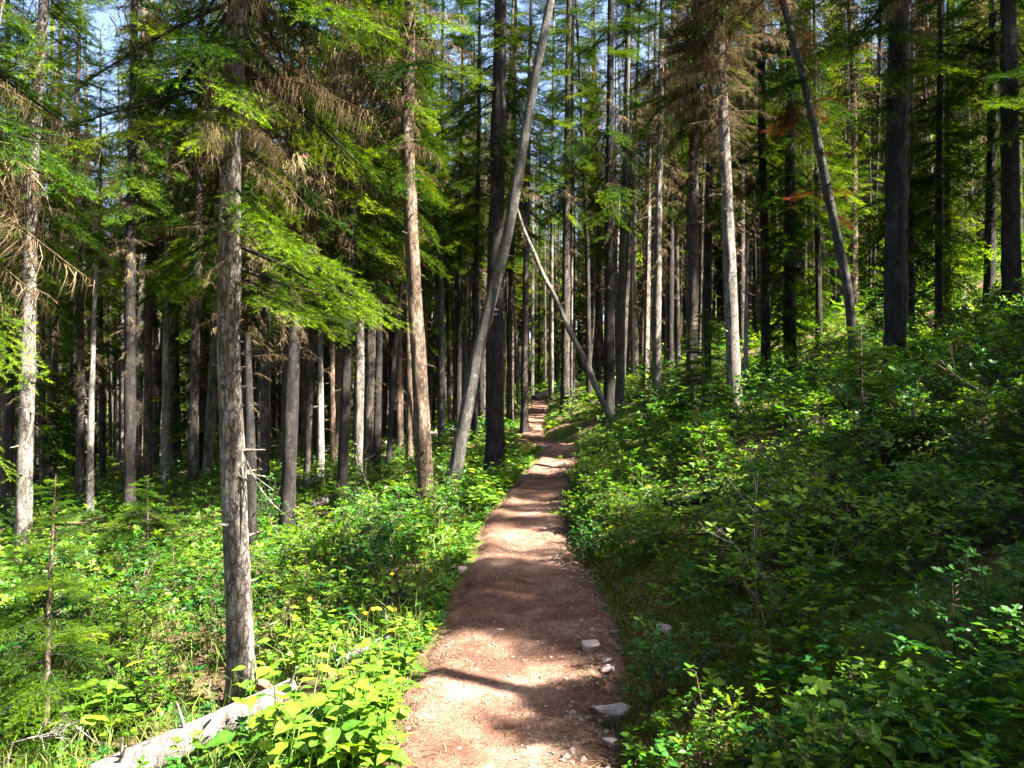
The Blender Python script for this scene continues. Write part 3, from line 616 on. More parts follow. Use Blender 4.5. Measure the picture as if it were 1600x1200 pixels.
# younger trees with boughs down to the ground
YT = [(7.6, 15.2), (9.3, 17.0), (6.4, 18.6), (10.6, 19.5), (8.3, 21.5), (12.6, 21.0), (11.0, 24.5), (14.5, 24.0), (9.2, 26.5), (13.2, 28), (17.0, 27), (7.2, 24), (16, 31.5), (19.5, 31), (11.4, 32), (21, 35), (5.6, 31), (8.4, 36),
      (14.5, 37), (24, 40), (18, 40), (-11.5, 19.5), (-9.2, 23.5), (-13.8, 25), (-6.2, 27), (-10.6, 29.5), (-17, 30.5), (-3.4, 31), (-7.5, 34), (-14.4, 35), (-20, 37), (-1.2, 36), (3.4, 40), (5, 44), (2.0, 50), (4.6, 54), (3.0, 58), (-4, 42), (-12, 42)]
for i_, (x, y) in enumerate(YT):
    if tree_blocks(x, y, float(terr(x, y)), .5, 9, .5) and i_ > 3: continue
    k = 8 + i_ % 3; s = rng.uniform(.8, 1.1) * (1.25 if y > 38 else 1); loc = (x, y, float(terr(x, y)) - .05); rz = rng.uniform(0, 6.28)
    if first[k]: o = protos[k]; o.location = loc; o.rotation_euler = (0, 0, rz); o.scale = (s, s, s); first[k] = False
    else: o = copy_tree(protos[k], loc, rz, (s, s, s))
    lab = ("younger bushy fir with boughs to the ground on the upper right bank" if x / y > .12 else "younger bushy fir near the far end of the trail" if x / y > -.04 else "younger bushy fir in the depth of the left stand")
    o.name = "young_conifer"; setprops(o, lab, "tree", lab.replace("fir", "firs"))
# unseen trees added outside the right of the frame to shade slope and trail
SH = [(5.0, 1.68, 6.3, 11, 0.9), (5.5, 2.32, 6.2, 11, 0.9), (4.6, 0.8, 5.7, 11, 0.9), (7.4, 2.24, 11.6, 12, 1.1), (7.6, 2.88, 12.9, 11, 1.1), (7.9, 3.34, 12.9, 12, 0.9), (8.6, 3.98, 12.4, 11, 0.5), (9.3, -0.84, 9.2, 9, 0.8), (8.8, 0.52, 9.0, 8, 0.8), (7.3, -0.43, 6.7, 9, 0.8), (7.0, 0.57, 6.9, 8, 0.8), (10.8, 4.61, 15.2, 12, 1), (11.3, 5.55, 16.8, 12, 0.9), (11.8, 6.5, 16.8, 12, 0.9), (9.4, 5.13, 10.0, 11, 0.8), (12.6, -0.84, 11.6, 9, 0.8), (13, 1.44, 12.6, 8, 0.8), (15.5, 4.77, 16.8, 1, 0.8), (15.8, 10.98, 19.9, 3, 0.8), (3.5, 2.7, 4.3, 11, 0.8), (4.7, 2.2, 19.5, 13, 0.9), (11.0, 8.9, 17.5, 12, 1.1), (12.4, 8.1, 19, 12, 1.1), (11.5, 12.1, 18, 12, 1.1), (13.2, 11.3, 20, 12, 1.1), (14.6, 12.4, 21, 12, 1.1), (12.8, 13.6, 19, 12, 1.0), (13.8, 6.9, 18, 12, 1.0)]
# and unseen trees added behind the camera and left to cut the sky light
BH = [(-4.2, -1.5), (-6.5, 1.8), (-2.2, -4.2), (-7.5, -3), (.6, -3.6), (3.0, -4.6), (-4.5, -6.5), (-.5, -7.5), (5.5, -7), (-9.5, .5), (-10.5, 4.2), (-8.0, 5.8), (-12.5, 8), (2.2, -9.5), (-12, -4), (-7.5, -9.5), (8, -10), (-13.5, 1.5)]
for x, y in BH:
    k = int(abs(x * 7 + y * 3)) % 8; gz = float(terr(x, y)); o = copy_tree(protos[k], (x, y, gz - .05), x * 3 + y, (1.35, 1.35, 1.0))
    setprops(o, "unseen conifer added behind or left of the viewer to block sky light", "tree", "unseen conifers added behind the viewer")
for x, y, topz, k, wd in SH:
    gz = float(terr(x, y)); s = (topz - gz) / ((15 + 4 * ((k * 37) % 8) / 8) if k < 8 else (7.5, 9.5, 6.0, 8.5, 11.0, 16.0)[k - 8]); o = copy_tree(protos[k], (x, y, gz - .05), x * 3 + y, (wd, wd, s))
    setprops(o, "unseen conifer added out of the frame to the right, to shade the slope", "tree", "unseen conifers added right of the frame")

for o in protos[11:]:
    for ch in list(o.children): bpy.data.objects.remove(ch)
    bpy.data.objects.remove(o)

# a far-off wood that closes the view between the trunks
rng = np.random.default_rng(15); g = Geo()
tr = Geo(); tube(tr, [(0, 0, -.5), (0, 0, 9), (0, 0, 18)], [.17, .12, .02], 5, 4); TR = tr.arr()
CR = [crown_geo(500 + k, 18, 3.5 + k, 99, 3, 3, width=1.7, per_m=6).arr() for k in range(3)]
N = 900; y = np.concatenate([44 + 20 * rng.random(230), 62 + 75 * rng.random(N - 230)]); x = rng.uniform(-.8, .8, N) * y
keep = ~((np.abs(x - pc(y)) < 1.5) & (y < 60)) & ~((x / y > -.6) & (x / y < -.52) & (y > 80)); x, y = x[keep], y[keep]; N = len(x)
P = np.stack([x, y, terr(x, y) - .2], -1); s = rng.uniform(.75, 1.2, N); M3 = rotz(rng.uniform(0, 6.28, N)) * s[:, None, None]; which = rng.integers(0, 3, N)
rep(g, (TR[0], TR[1], TR[2] + 2, TR[3]), M3, P)
Np = 950; yp = 24 + 40 * rng.random(Np) ** .8; xp = rng.uniform(-.72, .72, Np) * yp; kk = np.abs(xp - pc(yp)) > 1.0; xp, yp = xp[kk], yp[kk]; Np = len(xp)
Pp = np.stack([xp, yp, terr(xp, yp) - .1], -1); sp_ = rng.uniform(.35, .75, Np); Mp = rotz(rng.uniform(0, 6.28, Np)); Mp[:, :2] *= sp_[:, None, None]; Mp[:, 2] *= rng.uniform(.55, 1, Np)[:, None]; Mp[:, 0, 2] = rng.normal(0, .02, Np)
for mi in (1, 2, 3): q = rng.integers(1, 4, Np) == mi; rep(g, (TR[0], TR[1], TR[2] + mi, TR[3]), Mp[q], Pp[q])  # pale bark on some poles stands for sunlight on them
DK = dead_geo(555, .8, 9, 3, 46, .8).arr(); DK = (DK[0], DK[1], DK[2] * 0 + 4, DK[3]); rep(g, DK, rotz(rng.uniform(0, 6.28, Np)), Pp)
for k in range(3): q = which == k; rep(g, CR[k], M3[q], P[q], rng.normal(0, .1, q.sum()))
setprops(ob("far_woods", g.mesh("far_woods", [NEEDLE, BARK_DARK, BARK, BARK_PALE, LICHEN])), "distant mass of forest closing the view between the trunks", "woods", kind="stuff")

LOGSEG = [((-2.15, 3.65), (-1.2, 4.4), .40), ((-1.15, 4.75), (-.75, 5.2), .1), ((-4.6, 8.0), (-3.6, 8.5), .0)]
def near_log(x, y):
    b = np.zeros(len(x), bool)
    for (ax_, ay_), (bx_, by_), w_ in LOGSEG:
        dx, dy = bx_ - ax_, by_ - ay_; t = np.clip(((x - ax_) * dx + (y - ay_) * dy) / (dx * dx + dy * dy), 0, 1); b |= np.hypot(x - ax_ - dx * t, y - ay_ - dy * t) < w_
    return b
# ------------------------------------------------------------------ undergrowth
def leaf_tpl(w=.42, curl=.12, detail=True):
    if detail:
        V = [(0, 0, 0), (.3, w * .42, .05), (.3, -w * .42, .05), (.65, w * .5, .02 - curl * .3), (.65, -w * .5, .02 - curl * .3), (1, 0, -curl), (.3, 0, 0), (.65, 0, -.02 - curl * .3)]
        F = [(0, 6, 1), (0, 2, 6), (1, 6, 7), (1, 7, 3), (6, 2, 4), (6, 4, 7), (3, 7, 5), (7, 4, 5)]
    else:
        V = [(0, 0, 0), (.55, w * .5, .04), (.55, -w * .5, .04), (1, 0, -curl), (.55, 0, -.02)]
        F = [(0, 4, 1), (0, 2, 4), (1, 4, 3), (4, 2, 3)]
    return np.array(V, float), np.array(F), np.zeros(len(F), int), np.full(len(V), .5)
def whorl_tpl(rng, n, l, detail, w=.42, up=(5, 35)):
    g = Geo(); L = leaf_tpl(w, rng.uniform(.05, .25), detail); az = np.arange(n) * 2 * np.pi / n * rng.uniform(.8, 1) + rng.random() * 6 + rng.normal(0, .2, n)
    M = np.einsum('nij,njk->nik', rotz(az), roty(-np.radians(rng.uniform(*up, n)))); M = np.einsum('nij,njk->nik', M, rotx(rng.normal(0, .35, n))) * (l * rng.uniform(.65, 1.15, n))[:, None, None]
    rep(g, L, M, np.zeros((n, 3)) + np.array([0, 0, 1]) * rng.uniform(-.02, .01, (n, 1)), rng.normal(0, .08, n)); return g.arr()
wr = np.random.default_rng(3)
WH = [whorl_tpl(wr, int(wr.integers(4, 8)), wr.uniform(.034, .055), True, wr.uniform(.34, .58)) for _ in range(8)]
WL = [whorl_tpl(wr, 5, .06, False, .5) for _ in range(4)]
def shrub_geo(seed, h, spread, stems, wh, size=1.0, per=9):
    rng = np.random.default_rng(seed); g = Geo(); tips = []
    for i in range(stems):
        a = rng.uniform(0, 6.28); lean = rng.uniform(.1, 1) * spread; hh = h * rng.uniform(.6, 1.1)
        b = np.array([rng.normal(0, .07), rng.normal(0, .07), -.05]); d = np.array([math.cos(a), math.sin(a), 0])
        P = np.array([b + d * lean * f ** 1.5 + np.array([rng.normal(0, .02), rng.normal(0, .02), hh * (f - .12 * f ** 3)]) for f in np.linspace(0, 1, 6)])
        tube(g, P, np.linspace(.0055, .002, 6), 4, .15, m=1, t=.5, cap=False)
        for k in range(per):
            f = rng.uniform(.3, 1) if k else 1; p = np.array([np.interp(f, np.linspace(0, 1, 6), P[:, q]) for q in range(3)])
            a2 = rng.uniform(0, 6.28); L = rng.uniform(.05, .22) * (1.3 - f) + .01; q = p + np.array([math.cos(a2) * L, math.sin(a2) * L, L * rng.uniform(.1, .7)])
            if k: tube(g, [p, (p + q) / 2 + [0, 0, .01], q], [.0025, .002, .0015], 3, .2, m=1, cap=False)
            tips.append(q)
            if L > .1: tips.append(p + (q - p) * .55)
    tips = np.array(tips); n = len(tips); w = rng.integers(0, len(wh), n)
    M = np.einsum('nij,njk->nik', rotz(rng.uniform(0, 6.28, n)), roty(rng.normal(0, .3, n))) * (size * rng.uniform(.7, 1.25, n))[:, None, None]
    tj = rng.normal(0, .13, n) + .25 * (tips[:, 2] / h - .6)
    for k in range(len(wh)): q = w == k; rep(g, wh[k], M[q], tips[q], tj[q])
    return g
NS = 9; SHRUB = [shrub_geo(900 + k, (.62, .8, .5, .7, .9, .45, .6, .75, .55)[k], (.4, .5, .35, .45, .5, .3, .45, .35, .4)[k], 11 + k % 4, WH, (1, 1.15, .9, 1.0, 1.25, .95, 1.1, 1, 1.2)[k]) for k in range(NS)]
SM = [s.mesh("shrub", [(LEAF, LEAF_C, LEAF_B, LEAF, LEAF_C, LEAF, LEAF_B, LEAF_C, LEAF)[i_], BARK_RED]) for i_, s in enumerate(SHRUB)]
rng = np.random.default_rng(44); ns = 0; occ = []
for x, y, k, s, lab in ((1.38, 4.25, 2, 1.35, "sunlit shrub with pale whorled leaves, brightest on the near right bank"), (1.72, 4.55, 6, 1.3, "pale green shrub directly behind the brightest one on the near right bank"), (2.75, 3.75, 2, .8, "bright-leaved shrub at the right edge below the whitish curved twig"),
                        (3.5, 6.0, 6, 1.0, "pale leafy bush near the right edge in the middle of the bank"), (3.25, 5.0, 0, 1.25, "dense green shrub closing the gap at the right edge of the middle bank"), (.72, 2.75, 3, .6, "small leafy sprig leaning onto the lower right edge of the trail")):
    o = ob("shrub", SM[k], None, (x, y, float(terr(x, y)) - .02)); o.rotation_euler = (0, -.1, x * 5); o.scale = (s, s, s); setprops(o, lab, "shrub"); occ.append((x, y))
for x, y in ((3.0, 4.5), (3.6, 5.3), (2.9, 5.3), (3.75, 5.9), (2.5, 4.1), (3.3, 4.6)):
    k = int(rng.integers(0, NS)); o = ob("shrub", SM[k], None, (x, y, float(terr(x, y)) - .02)); o.rotation_euler = (0, -.1, x * 5); o.scale = (1.1, 1.1, 1.0); setprops(o, "leafy green shrub on the near right bank beside the trail", "shrub", "shrubs on the near right bank"); occ.append((x, y))
for x, y in ((-1.05, 7.4), (-1.5, 7.1), (-1.95, 7.3), (-1.3, 7.9), (-1.8, 8.0), (-2.35, 7.8), (-1.0, 8.6), (-2.9, 7.5), (-1.45, 8.9), (-2.1, 8.8), (-.75, 9.3), (-1.2, 6.7), (-1.7, 6.5)):
    k = int(rng.integers(0, NS)); s = rng.uniform(.95, 1.3); o = ob("shrub", SM[k], None, (x, y, float(terr(x, y)) - .02)); o.rotation_euler = (0, 0, x * 5); o.scale = (s, s, s)
    setprops(o, "tall bushy shrub in the dense clump behind the yellow flowers", "shrub", "shrub clump behind the yellow flowers"); occ.append((x, y))
for i_ in range(30):
    y = 6.2 + 8.5 * (i_ + rng.random() * .6) / 30; x = float(pc(y) + pw(y)) + rng.uniform(.22, .62); k = (0, 2, 3, 5, 6, 8)[int(rng.integers(0, 6))]; s = rng.uniform(.75, 1.05); o = ob("shrub", SM[k], None, (x, y, float(terr(x, y)) - .02))
    o.rotation_euler = (0, -.25, 0); o.rotation_euler.z = rng.uniform(-.6, .6); o.scale = (s, s, s); setprops(o, "leafy shrub spilling over the right edge of the trail beyond the shaded stretch", "shrub", "shrubs spilling over the trail's right edge"); occ.append((x, y))
SZ = [("right", 0, 5.5, "leafy green shrub on the near right bank beside the trail", "shrubs on the near right bank"),
      ("right", 5.5, 99, "leafy green shrub on the right bank farther up, below the trunks", "shrubs farther up the right bank"),
      ("left", 0, 8, "leafy green shrub on the near left of the trail", "shrubs near on the left of the trail"),
      ("left", 8, 99, "leafy green shrub among the trunks left of the trail", "shrubs among the trunks on the left")]
tries = 0
while ns < 238 and tries < 9000:
    tries += 1
    y = 2.3 + 21 * rng.random() ** 1.35; x = rng.uniform(-.68, .70) * y + rng.normal(0, .2)
    d = x - float(pc(y)); w = float(pw(y))
    lim_r = .2 if y < 6.4 else -.15
    if -w - .42 < d < w + lim_r: continue
    if d < 0 and y < 5.2 and rng.random() < .75: continue
    if d > 0 and y > 17 and x < 2.6: continue
    if any((x - a_) ** 2 + (y - b_) ** 2 < .34 ** 2 for a_, b_ in occ): continue
    if abs(x + 1.75) < .55 and 4 < y < 5.6: continue
    if near_log(np.array([x]), np.array([y]))[0]: continue
    occ.append((x, y)); k = int(rng.integers(0, NS)); s = rng.uniform(.7, 1.15) * (.98 if d < 0 else 1.12) * (1 + .012 * y) * (.62 + .38 * min(1, (abs(d) - w) / 1.1)) * (.55 if y < 3.4 else 1)
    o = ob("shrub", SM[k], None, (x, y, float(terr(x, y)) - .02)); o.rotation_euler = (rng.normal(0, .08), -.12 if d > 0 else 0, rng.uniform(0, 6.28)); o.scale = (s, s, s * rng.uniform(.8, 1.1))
    z = [q for q in SZ if (q[0] == "right") == (d > 0) and q[1] <= y < q[2]][0]; setprops(o, z[3], "shrub", z[4]); ns += 1
print("shrubs", ns)

# ground cover: low leaves, far shrubbery and litter, one mass
g = Geo()
def scatter(n, y0, y1, pw_, seed, xr=.75):
    r = np.random.default_rng(seed); y = y0 + (y1 - y0) * r.random(n) ** pw_; x = r.uniform(-xr, xr, n) * y
    d = x - pc(y); keep = (np.abs(d) > pw(y) * 1.05 + .05 + .12 * r.random(n)) & ~((d > 0) & (y < 7.5) & (d - pw(y) < .38) & (r.random(n) < .85)) & ~near_log(x, y); return x[keep], y[keep], r
for (n, y0, y1, e_, sd, tp, sz, hh) in ((24000, 2.0, 9, 1.3, 61, WH, 1.0, .32), (36000, 8, 26, 1.2, 62, WL, 1.2, .52), (22000, 22, 62, 1.1, 63, WL, 2.3, .6), (9000, 45, 120, 1.0, 64, WL, 4.5, .7)):
    x, y, r = scatter(n, y0, y1, e_, sd); m = len(x); cl = vnoise(x * 1.1, y * 1.1, 8) * .6 + vnoise(x * 3.1, y * 3.1, 12) * .4
    if sd == 61:
        ne = 2600; ye = 3.0 + 14 * r.random(ne) ** 1.2; sg = np.where(r.random(ne) < .62, -1, 1); xe = pc(ye) + sg * (pw(ye) * 1.0 + .03 + .22 * r.random(ne) ** 1.3)
        kk = (sg < 0) | (ye > 6.8) | (ye < 3.6); x = np.concatenate([x, xe[kk]]); y = np.concatenate([y, ye[kk]]); m = len(x); cl = np.concatenate([cl, np.full(kk.sum(), .8)])
    keep = r.random(m) < np.clip((cl - .2) * 2.2, .1, 1); x, y, cl = x[keep], y[keep], cl[keep]; m = len(x)
    edge = np.clip((np.abs(x - pc(y)) - pw(y)) / .8, .15, 1); low = np.where(x < pc(y), .8, 1.0)
    z = terr(x, y) + .02 + r.random(m) ** .8 * hh * (.35 + 1.0 * cl) * edge * low
    M = np.einsum('nij,njk->nik', rotz(r.uniform(0, 6.28, m)), roty(r.normal(0, .35, m))) * (sz * r.uniform(.5, 1.55, m))[:, None, None]
    w = r.integers(0, len(tp), m); tj = r.normal(0, .15, m) + (vnoise(x * .5, y * .5, 77) - .5) * .4; P = np.stack([x, y, z], -1)
    for k in range(len(tp)): q = w == k; rep(g, (tp[k][0], tp[k][1], tp[k][2] + (0, 2, 1, 0)[k % 4], tp[k][3]), M[q], P[q], tj[q])
print("cover tris", sum(len(f) for f in g.f))
setprops(ob("undergrowth", g.mesh("undergrowth", [LEAF, LEAF_B, LEAF_C])), "low green leafy undergrowth carpeting the forest floor", "undergrowth", kind="stuff")
# grass and moss tufts
g = Geo(); r = np.random.default_rng(71)
n = 46000; y = 2.2 + 9 * r.random(n) ** 1.3; d = pw(y) * (.98 + .1 * r.random(n)) + r.random(n) ** 1.3 * .95; x = pc(y) + d; z = terr(x, y)
a_ = r.uniform(0, 6.28, n); w_ = .006; h_ = r.uniform(.01, .03, n); P = np.stack([x, y, z], -1); u = np.stack([np.cos(a_), np.sin(a_), a_ * 0], -1)
V = np.stack([P - u * w_, P + u * w_, P + np.stack([r.normal(0, .012, n), r.normal(0, .012, n), h_], -1)], 1).reshape(-1, 3)
g.add(V, np.arange(3 * n).reshape(-1, 3), 0, np.repeat(np.clip(r.normal(.4, .25, n), 0, 1), 3))
setprops(ob("moss", g.mesh("moss", [MOSSL])), "yellow-green moss along the right edge of the trail", "moss", kind="stuff")
g = Geo(); n = 9000; y = 2.6 + 8 * r.random(n) ** 1.3; x = r.uniform(-.68, -.02, n) * y; q = (x < pc(y) - pw(y) - .1) & ~near_log(x, y) & (vnoise(x * 1.5, y * 1.5, 5) > .45); x, y = x[q], y[q]; n = len(x)
a_ = r.uniform(0, 6.28, n); u = np.stack([np.cos(a_), np.sin(a_), a_ * 0], -1) * .003; h_ = r.uniform(.12, .38, n); P = np.stack([x, y, terr(x, y)], -1)
b_ = np.stack([r.normal(0, .25, n), r.normal(0, .25, n), np.ones(n)], -1) * h_[:, None] * .6; c_ = b_ + np.stack([r.normal(0, .5, n), r.normal(0, .5, n), np.full(n, .5)], -1) * h_[:, None] * .5
V = np.stack([P - u, P + u, P + b_ - u * .8, P + b_ + u * .8, P + c_], 1).reshape(-1, 3); i = np.arange(n) * 5
F = np.concatenate([np.stack([i, i + 1, i + 3], -1), np.stack([i, i + 3, i + 2], -1), np.stack([i + 2, i + 3, i + 4], -1)])
g.add(V, F, 0, np.repeat(np.clip(r.normal(.5, .3, n), 0, 1), 5))
setprops(ob("grass", g.mesh("grass", [GRASS])), "thin grass growing through the plants left of the trail", "grass", kind="stuff")

# ------------------------------------------------------------------ single plants, flowers, saplings
def ghit(px, py, h=0.0, y0=2.0, y1=60):
    Y = np.arange(y0, y1, .02); X = (px - 800) / FPX * Y; Z = CZ + (600 - py) / FPX * Y; k = np.nonzero(terr(X, Y) + h >= Z)[0]
    i = k[0] if len(k) else len(Y) - 1; return np.array([X[i], Y[i], float(terr(X[i], Y[i]))])
def smooth_leaf(w, curl):
    u = np.array([.04, .16, .32, .5, .68, .84, 1.0]); wd = w * .5 * np.array([.18, .72, 1.0, .95, .7, .36, 0.0]); V = []; F = []
    for q, ww in zip(u, wd): V += [(q, ww, .05 * ww / w - curl * q * q), (q, 0, -.03 * (1 - q) - curl * q * q), (q, -ww, .05 * ww / w - curl * q * q)]
    for k in range(6):
        a_ = 3 * k
        for c in (0, 1): F += [(a_ + c, a_ + c + 1, a_ + c + 4), (a_ + c, a_ + c + 4, a_ + c + 3)]
    V = np.array(V, float); V[:, 2] += .02 * np.sin(V[:, 0] * 17) * np.abs(V[:, 1]) * 4; return V, np.array(F), np.zeros(len(F), int), np.clip(.5 + .5 * (np.abs(V[:, 1]) < .01) * .25, 0, 1)
BL = smooth_leaf(.66, .25)
def broad_geo(seed, h, n, size, stems=4):
    rng = np.random.default_rng(seed); g = Geo(); Ps = []; Ms = []; tj = []
    for s_ in range(stems):
        a = rng.uniform(0, 6.28); hh = h * rng.uniform(.55, 1.1); ln = rng.uniform(.05, .3) * h; b = np.array([rng.normal(0, .05), rng.normal(0, .05), -.03]); d = np.array([math.cos(a), math.sin(a), 0])
        P = np.array([b + d * ln * f ** 1.4 + [0, 0, hh * f] for f in np.linspace(0, 1, 5)]); tube(g, P, np.linspace(.004, .002, 5), 4, .1, m=0, t=.6, cap=False)
        for k in range(n):
            f = .35 + .65 * (k + 1) / n; p = np.array([np.interp(f, np.linspace(0, 1, 5), P[:, q]) for q in range(3)]); az = k * 2.4 + rng.normal(0, .3) + a; L = size * rng.uniform(.7, 1.2) * (1.15 - .3 * f)
            pet = p + np.array([math.cos(az), math.sin(az), .5]) * L * .35; tube(g, [p, pet], [.0018, .0012], 3, 1, m=0, t=.6, cap=False)
            Ps.append(pet); Ms.append((rotz(np.array([az]))[0] @ roty(np.array([-math.radians(rng.uniform(-10, 30))]))[0] @ rotx(np.array([rng.normal(0, .25)]))[0]) * L); tj.append(rng.normal(0, .15))
    rep(g, BL, np.array(Ms), np.array(Ps), np.array(tj)); return g
BM = [broad_geo(1200 + k, (.26, .34, .22, .42)[k], (5, 6, 4, 7)[k], (.085, .10, .075, .095)[k], (5, 4, 6, 3)[k]).mesh("broad_plant", [BROAD]) for k in range(4)]
rng = np.random.default_rng(88)
def broad(px, py, label, group=None, s=1.0, k=None):
    p = ghit(px, py, .12)
    if group and near_log(p[:1], p[1:2])[0]: return
    k = int(rng.integers(0, 4)) if k is None else k; o = ob("broadleaf_plant", BM[k], None, p); o.rotation_euler = (0, 0, rng.uniform(0, 6.28)); o.scale = (s,) * 3
    return setprops(o, label, "plant", group)
for px, py in [(rng.uniform(0, 1), rng.uniform(0, 1)) for _ in range(62)]:
    t_ = py; yy = 905 + 290 * t_; xe = 700 - (yy - 905) * .42; xx = xe - 12 - px ** 1.3 * (150 + 170 * t_)
    broad(xx, yy, "low broad-leaved plant in the sunlit patch along the left edge of the trail", "broad-leaved plants at the trail's left edge", rng.uniform(.75, 1.1))
for px, py in [(420, 1190), (330, 1165), (470, 1150), (250, 1195), (540, 1180)]:
    broad(px, py, "large-leaved plant growing in front of the fallen silver log", "large-leaved plants by the log", 1.3, 1)
for _ in range(34):
    xx, yy = rng.uniform(770, 845), rng.uniform(708, 790); xx = 835 - (yy - 708) * .85 - rng.uniform(5, 60)
    broad(xx, yy, "low leafy plant in the clump at the foot of the dark trunk by the trail", "low plants at the foot of the dark trunk", rng.uniform(1.1, 1.5))
broad(140, 1150, "big-leaved plant at the foot of the small fir in the lower left corner", None, 1.5, 3)
broad(1330, 1165, "big-leaved shrub sprout at the bottom of the right bank", None, .95, 1)
broad(1240, 1000, "tall sprout with long leaves among the sunlit shrubs on the near right bank", None, .8, 3)

def flower(px, py, Y, h, label):
    x = (px - 800) / FPX * Y; zt = CZ + (600 - py) / FPX * Y; b = np.array([x, Y, float(terr(x, Y))]); hh = max(zt - b[2], .12); o = empty("yellow_flower", b)
    setprops(o, label, "flower", "yellow flowers left of the trail"); g = Geo(); ln = rng.normal(0, .02, 2); top = np.array([ln[0], ln[1], hh])
    tube(g, [(0, 0, 0), (ln[0] * .3, ln[1] * .8, hh * .55), top], [.003, .0025, .002], 5, .06, t=.7); o2 = ob("stem", g.mesh("stem", [GRASS]), o)
    g = Geo(); n = 10; az = np.arange(n) * 6.283 / n; M = np.einsum('nij,njk->nik', rotz(az), roty(np.full(n, -.35))) * .019
    M = np.einsum('ij,njk->nik', rotx(np.array([rng.uniform(.3, 1.2)]))[0], M); rep(g, leaf_tpl(.4, .05, False), M, np.repeat(top[None], n, 0)); ob("petals", g.mesh("petals", [PETAL]), o)
    g = Geo(); tube(g, [top - [0, 0, .008], top + [0, 0, .008]], [.009, .006], 6, .01); ob("flower_centre", g.mesh("flower_centre", [PETAL]), o)
FL = [(487, 935, 5.6, "yellow flower standing furthest left, nearest the foreground conifer"), (567, 960, 5.5, "yellow flower left of the twin blooms at the shadow's edge"), (584, 953, 5.6, "brightest yellow bloom in the middle of the flower row"),
      (606, 950, 5.6, "yellow bud just right of the brightest bloom"), (621, 952, 5.6, "yellow flower at the right end of the lower flower row"), (613, 897, 6.4, "yellow flower held high against the dark shrub behind the row"),
      (662, 864, 6.8, "tallest thin-stemmed yellow flower beside the shaded trail edge"), (680, 892, 6.7, "small yellow flower nearest to the trail"), (608, 843, 9, "tiny yellow flower far up in the left shrubs"), (410, 1190, 3.6, "low yellow flower at the bottom edge in front of the log")]
for f in FL: flower(f[0], f[1], f[2], .3, f[3])

def sapling(px, py, h, label, lvl=0, w=.42, seed=1, lean=0):
    p = ghit(px, py, .0); o = empty("young_fir", p); setprops(o, label, "young tree"); g = Geo(); rng_ = np.random.default_rng(seed)
    tube(g, [(0, 0, -.1), (.01, 0, h * .5), (lean, 0, h)], [.022 * h / 1.6, .014 * h / 1.6, .003], 8, .08, .08); ob("trunk", g.mesh("trunk", [BARK_RED], True), o)
    n = int(48 * h); zs = h * (.12 + .86 * (np.arange(n) + rng_.random(n)) / n); u = zs / h; az = rng_.uniform(0, 6.28, n); ln = w * (1.05 - u) ** .8 * rng_.uniform(.7, 1.15, n) + .04
    g = Geo(); place_boughs(g, BOUGH[lvl], zs, az, ln, np.radians(10 - 30 * u), .0, rng_, rng_.normal(0, .1, n), lambda z: np.stack([lean * (z / h) ** 2, z * 0, z], -1)); ob("crown", g.mesh("crown", [NEEDLE, BARK_DARK]), o)
sapling(72, 1188, 1.75, "small dark fir sapling in the lower left corner", 0, .62, 1, .06)
sapling(270, 960, .7, "low fir seedling in the sun left of the foreground conifer", 0, .5, 2)
sapling(1098, 690, 1.9, "bright green young fir between the trunks on the bank crest", 1, .7, 3)
sapling(230, 905, 1.3, "bushy young fir catching the sun below the left trunks", 1, .75, 4)
sapling(480, 1010, .55, "tiny fir seedling right of the foreground conifer", 0, .4, 5)
sapling(1345, 760, 1.3, "young fir standing above the shrubs below the thickest dark trunk", 1, .6, 6)

# ------------------------------------------------------------------ logs, stump, rocks, twigs
def log(px0, px1, r0, r1, mat, label, h=.05, name="fallen_log", seed=1, n=6, lift=.5):
    A, B = ghit(*px0, h), ghit(*px1, h); P = []
    for f in np.linspace(0, 1, n):
        q = A + (B - A) * f; rr = r0 + (r1 - r0) * f; zt = float(terr(q[0], q[1])); P.append([q[0], q[1], zt])
    P = np.array(P); k = np.polyfit(np.linspace(0, 1, n), P[:, 2], 1); f = np.linspace(0, 1, n)
    P[:, 2] = k[1] + k[0] * f + (r0 + (r1 - r0) * f) * lift + h * .6; g = Geo(); tube(g, P - A, np.linspace(r0, r1, n), 28, .04, .09, seed=seed)
    rg = np.random.default_rng(seed)
    for _ in range(int(4 + 2 * np.linalg.norm(B - A))):
        f_ = rg.random(); c = P[0] + (P[-1] - P[0]) * f_ - A; a = rg.uniform(0, 3.14); rr = r0 + (r1 - r0) * f_; d = np.array([math.cos(a) * .5, -.3, math.sin(a)]); L = rg.uniform(.03, .2)
        tube(g, [c + d * rr * .7, c + d * (rr + L)], [.012, .005], 5, .1)
    o = ob(name, g.mesh(name, [mat], True), None, A); return setprops(o, label, "log")
log((150, 1215), (462, 1066), .088, .06, SNAG, "thick silver fallen log lying across the lower left corner at the foremost trunk", .16, seed=3)
log((520, 1036), (610, 995), .035, .028, SNAG, "thin pale log end showing between leaves near the trail's left edge", .04, seed=4)
log((15, 1005), (155, 912), .075, .06, SNAG, "pale fallen log slanting behind the small fir sapling", .15, seed=5)
log((170, 940), (290, 912), .08, .06, SNAG, "sunlit log stretch lying left of the foreground conifer", .15, seed=6)
log((455, 752), (530, 742), .09, .08, SNAG, "short sunlit log behind the black shaded trunk", .25, seed=7)
log((395, 812), (545, 768), .09, .07, BARK_PALE, "pale log in the bright grass beyond the black shaded trunk", .25, seed=8)
log((590, 695), (710, 668), .12, .09, SNAG, "far pale log behind the leaning tree's foot", .3, seed=9)
log((835, 622), (900, 596), .16, .12, BARK_PALE, "far log by the top of the trail", .1, seed=10)
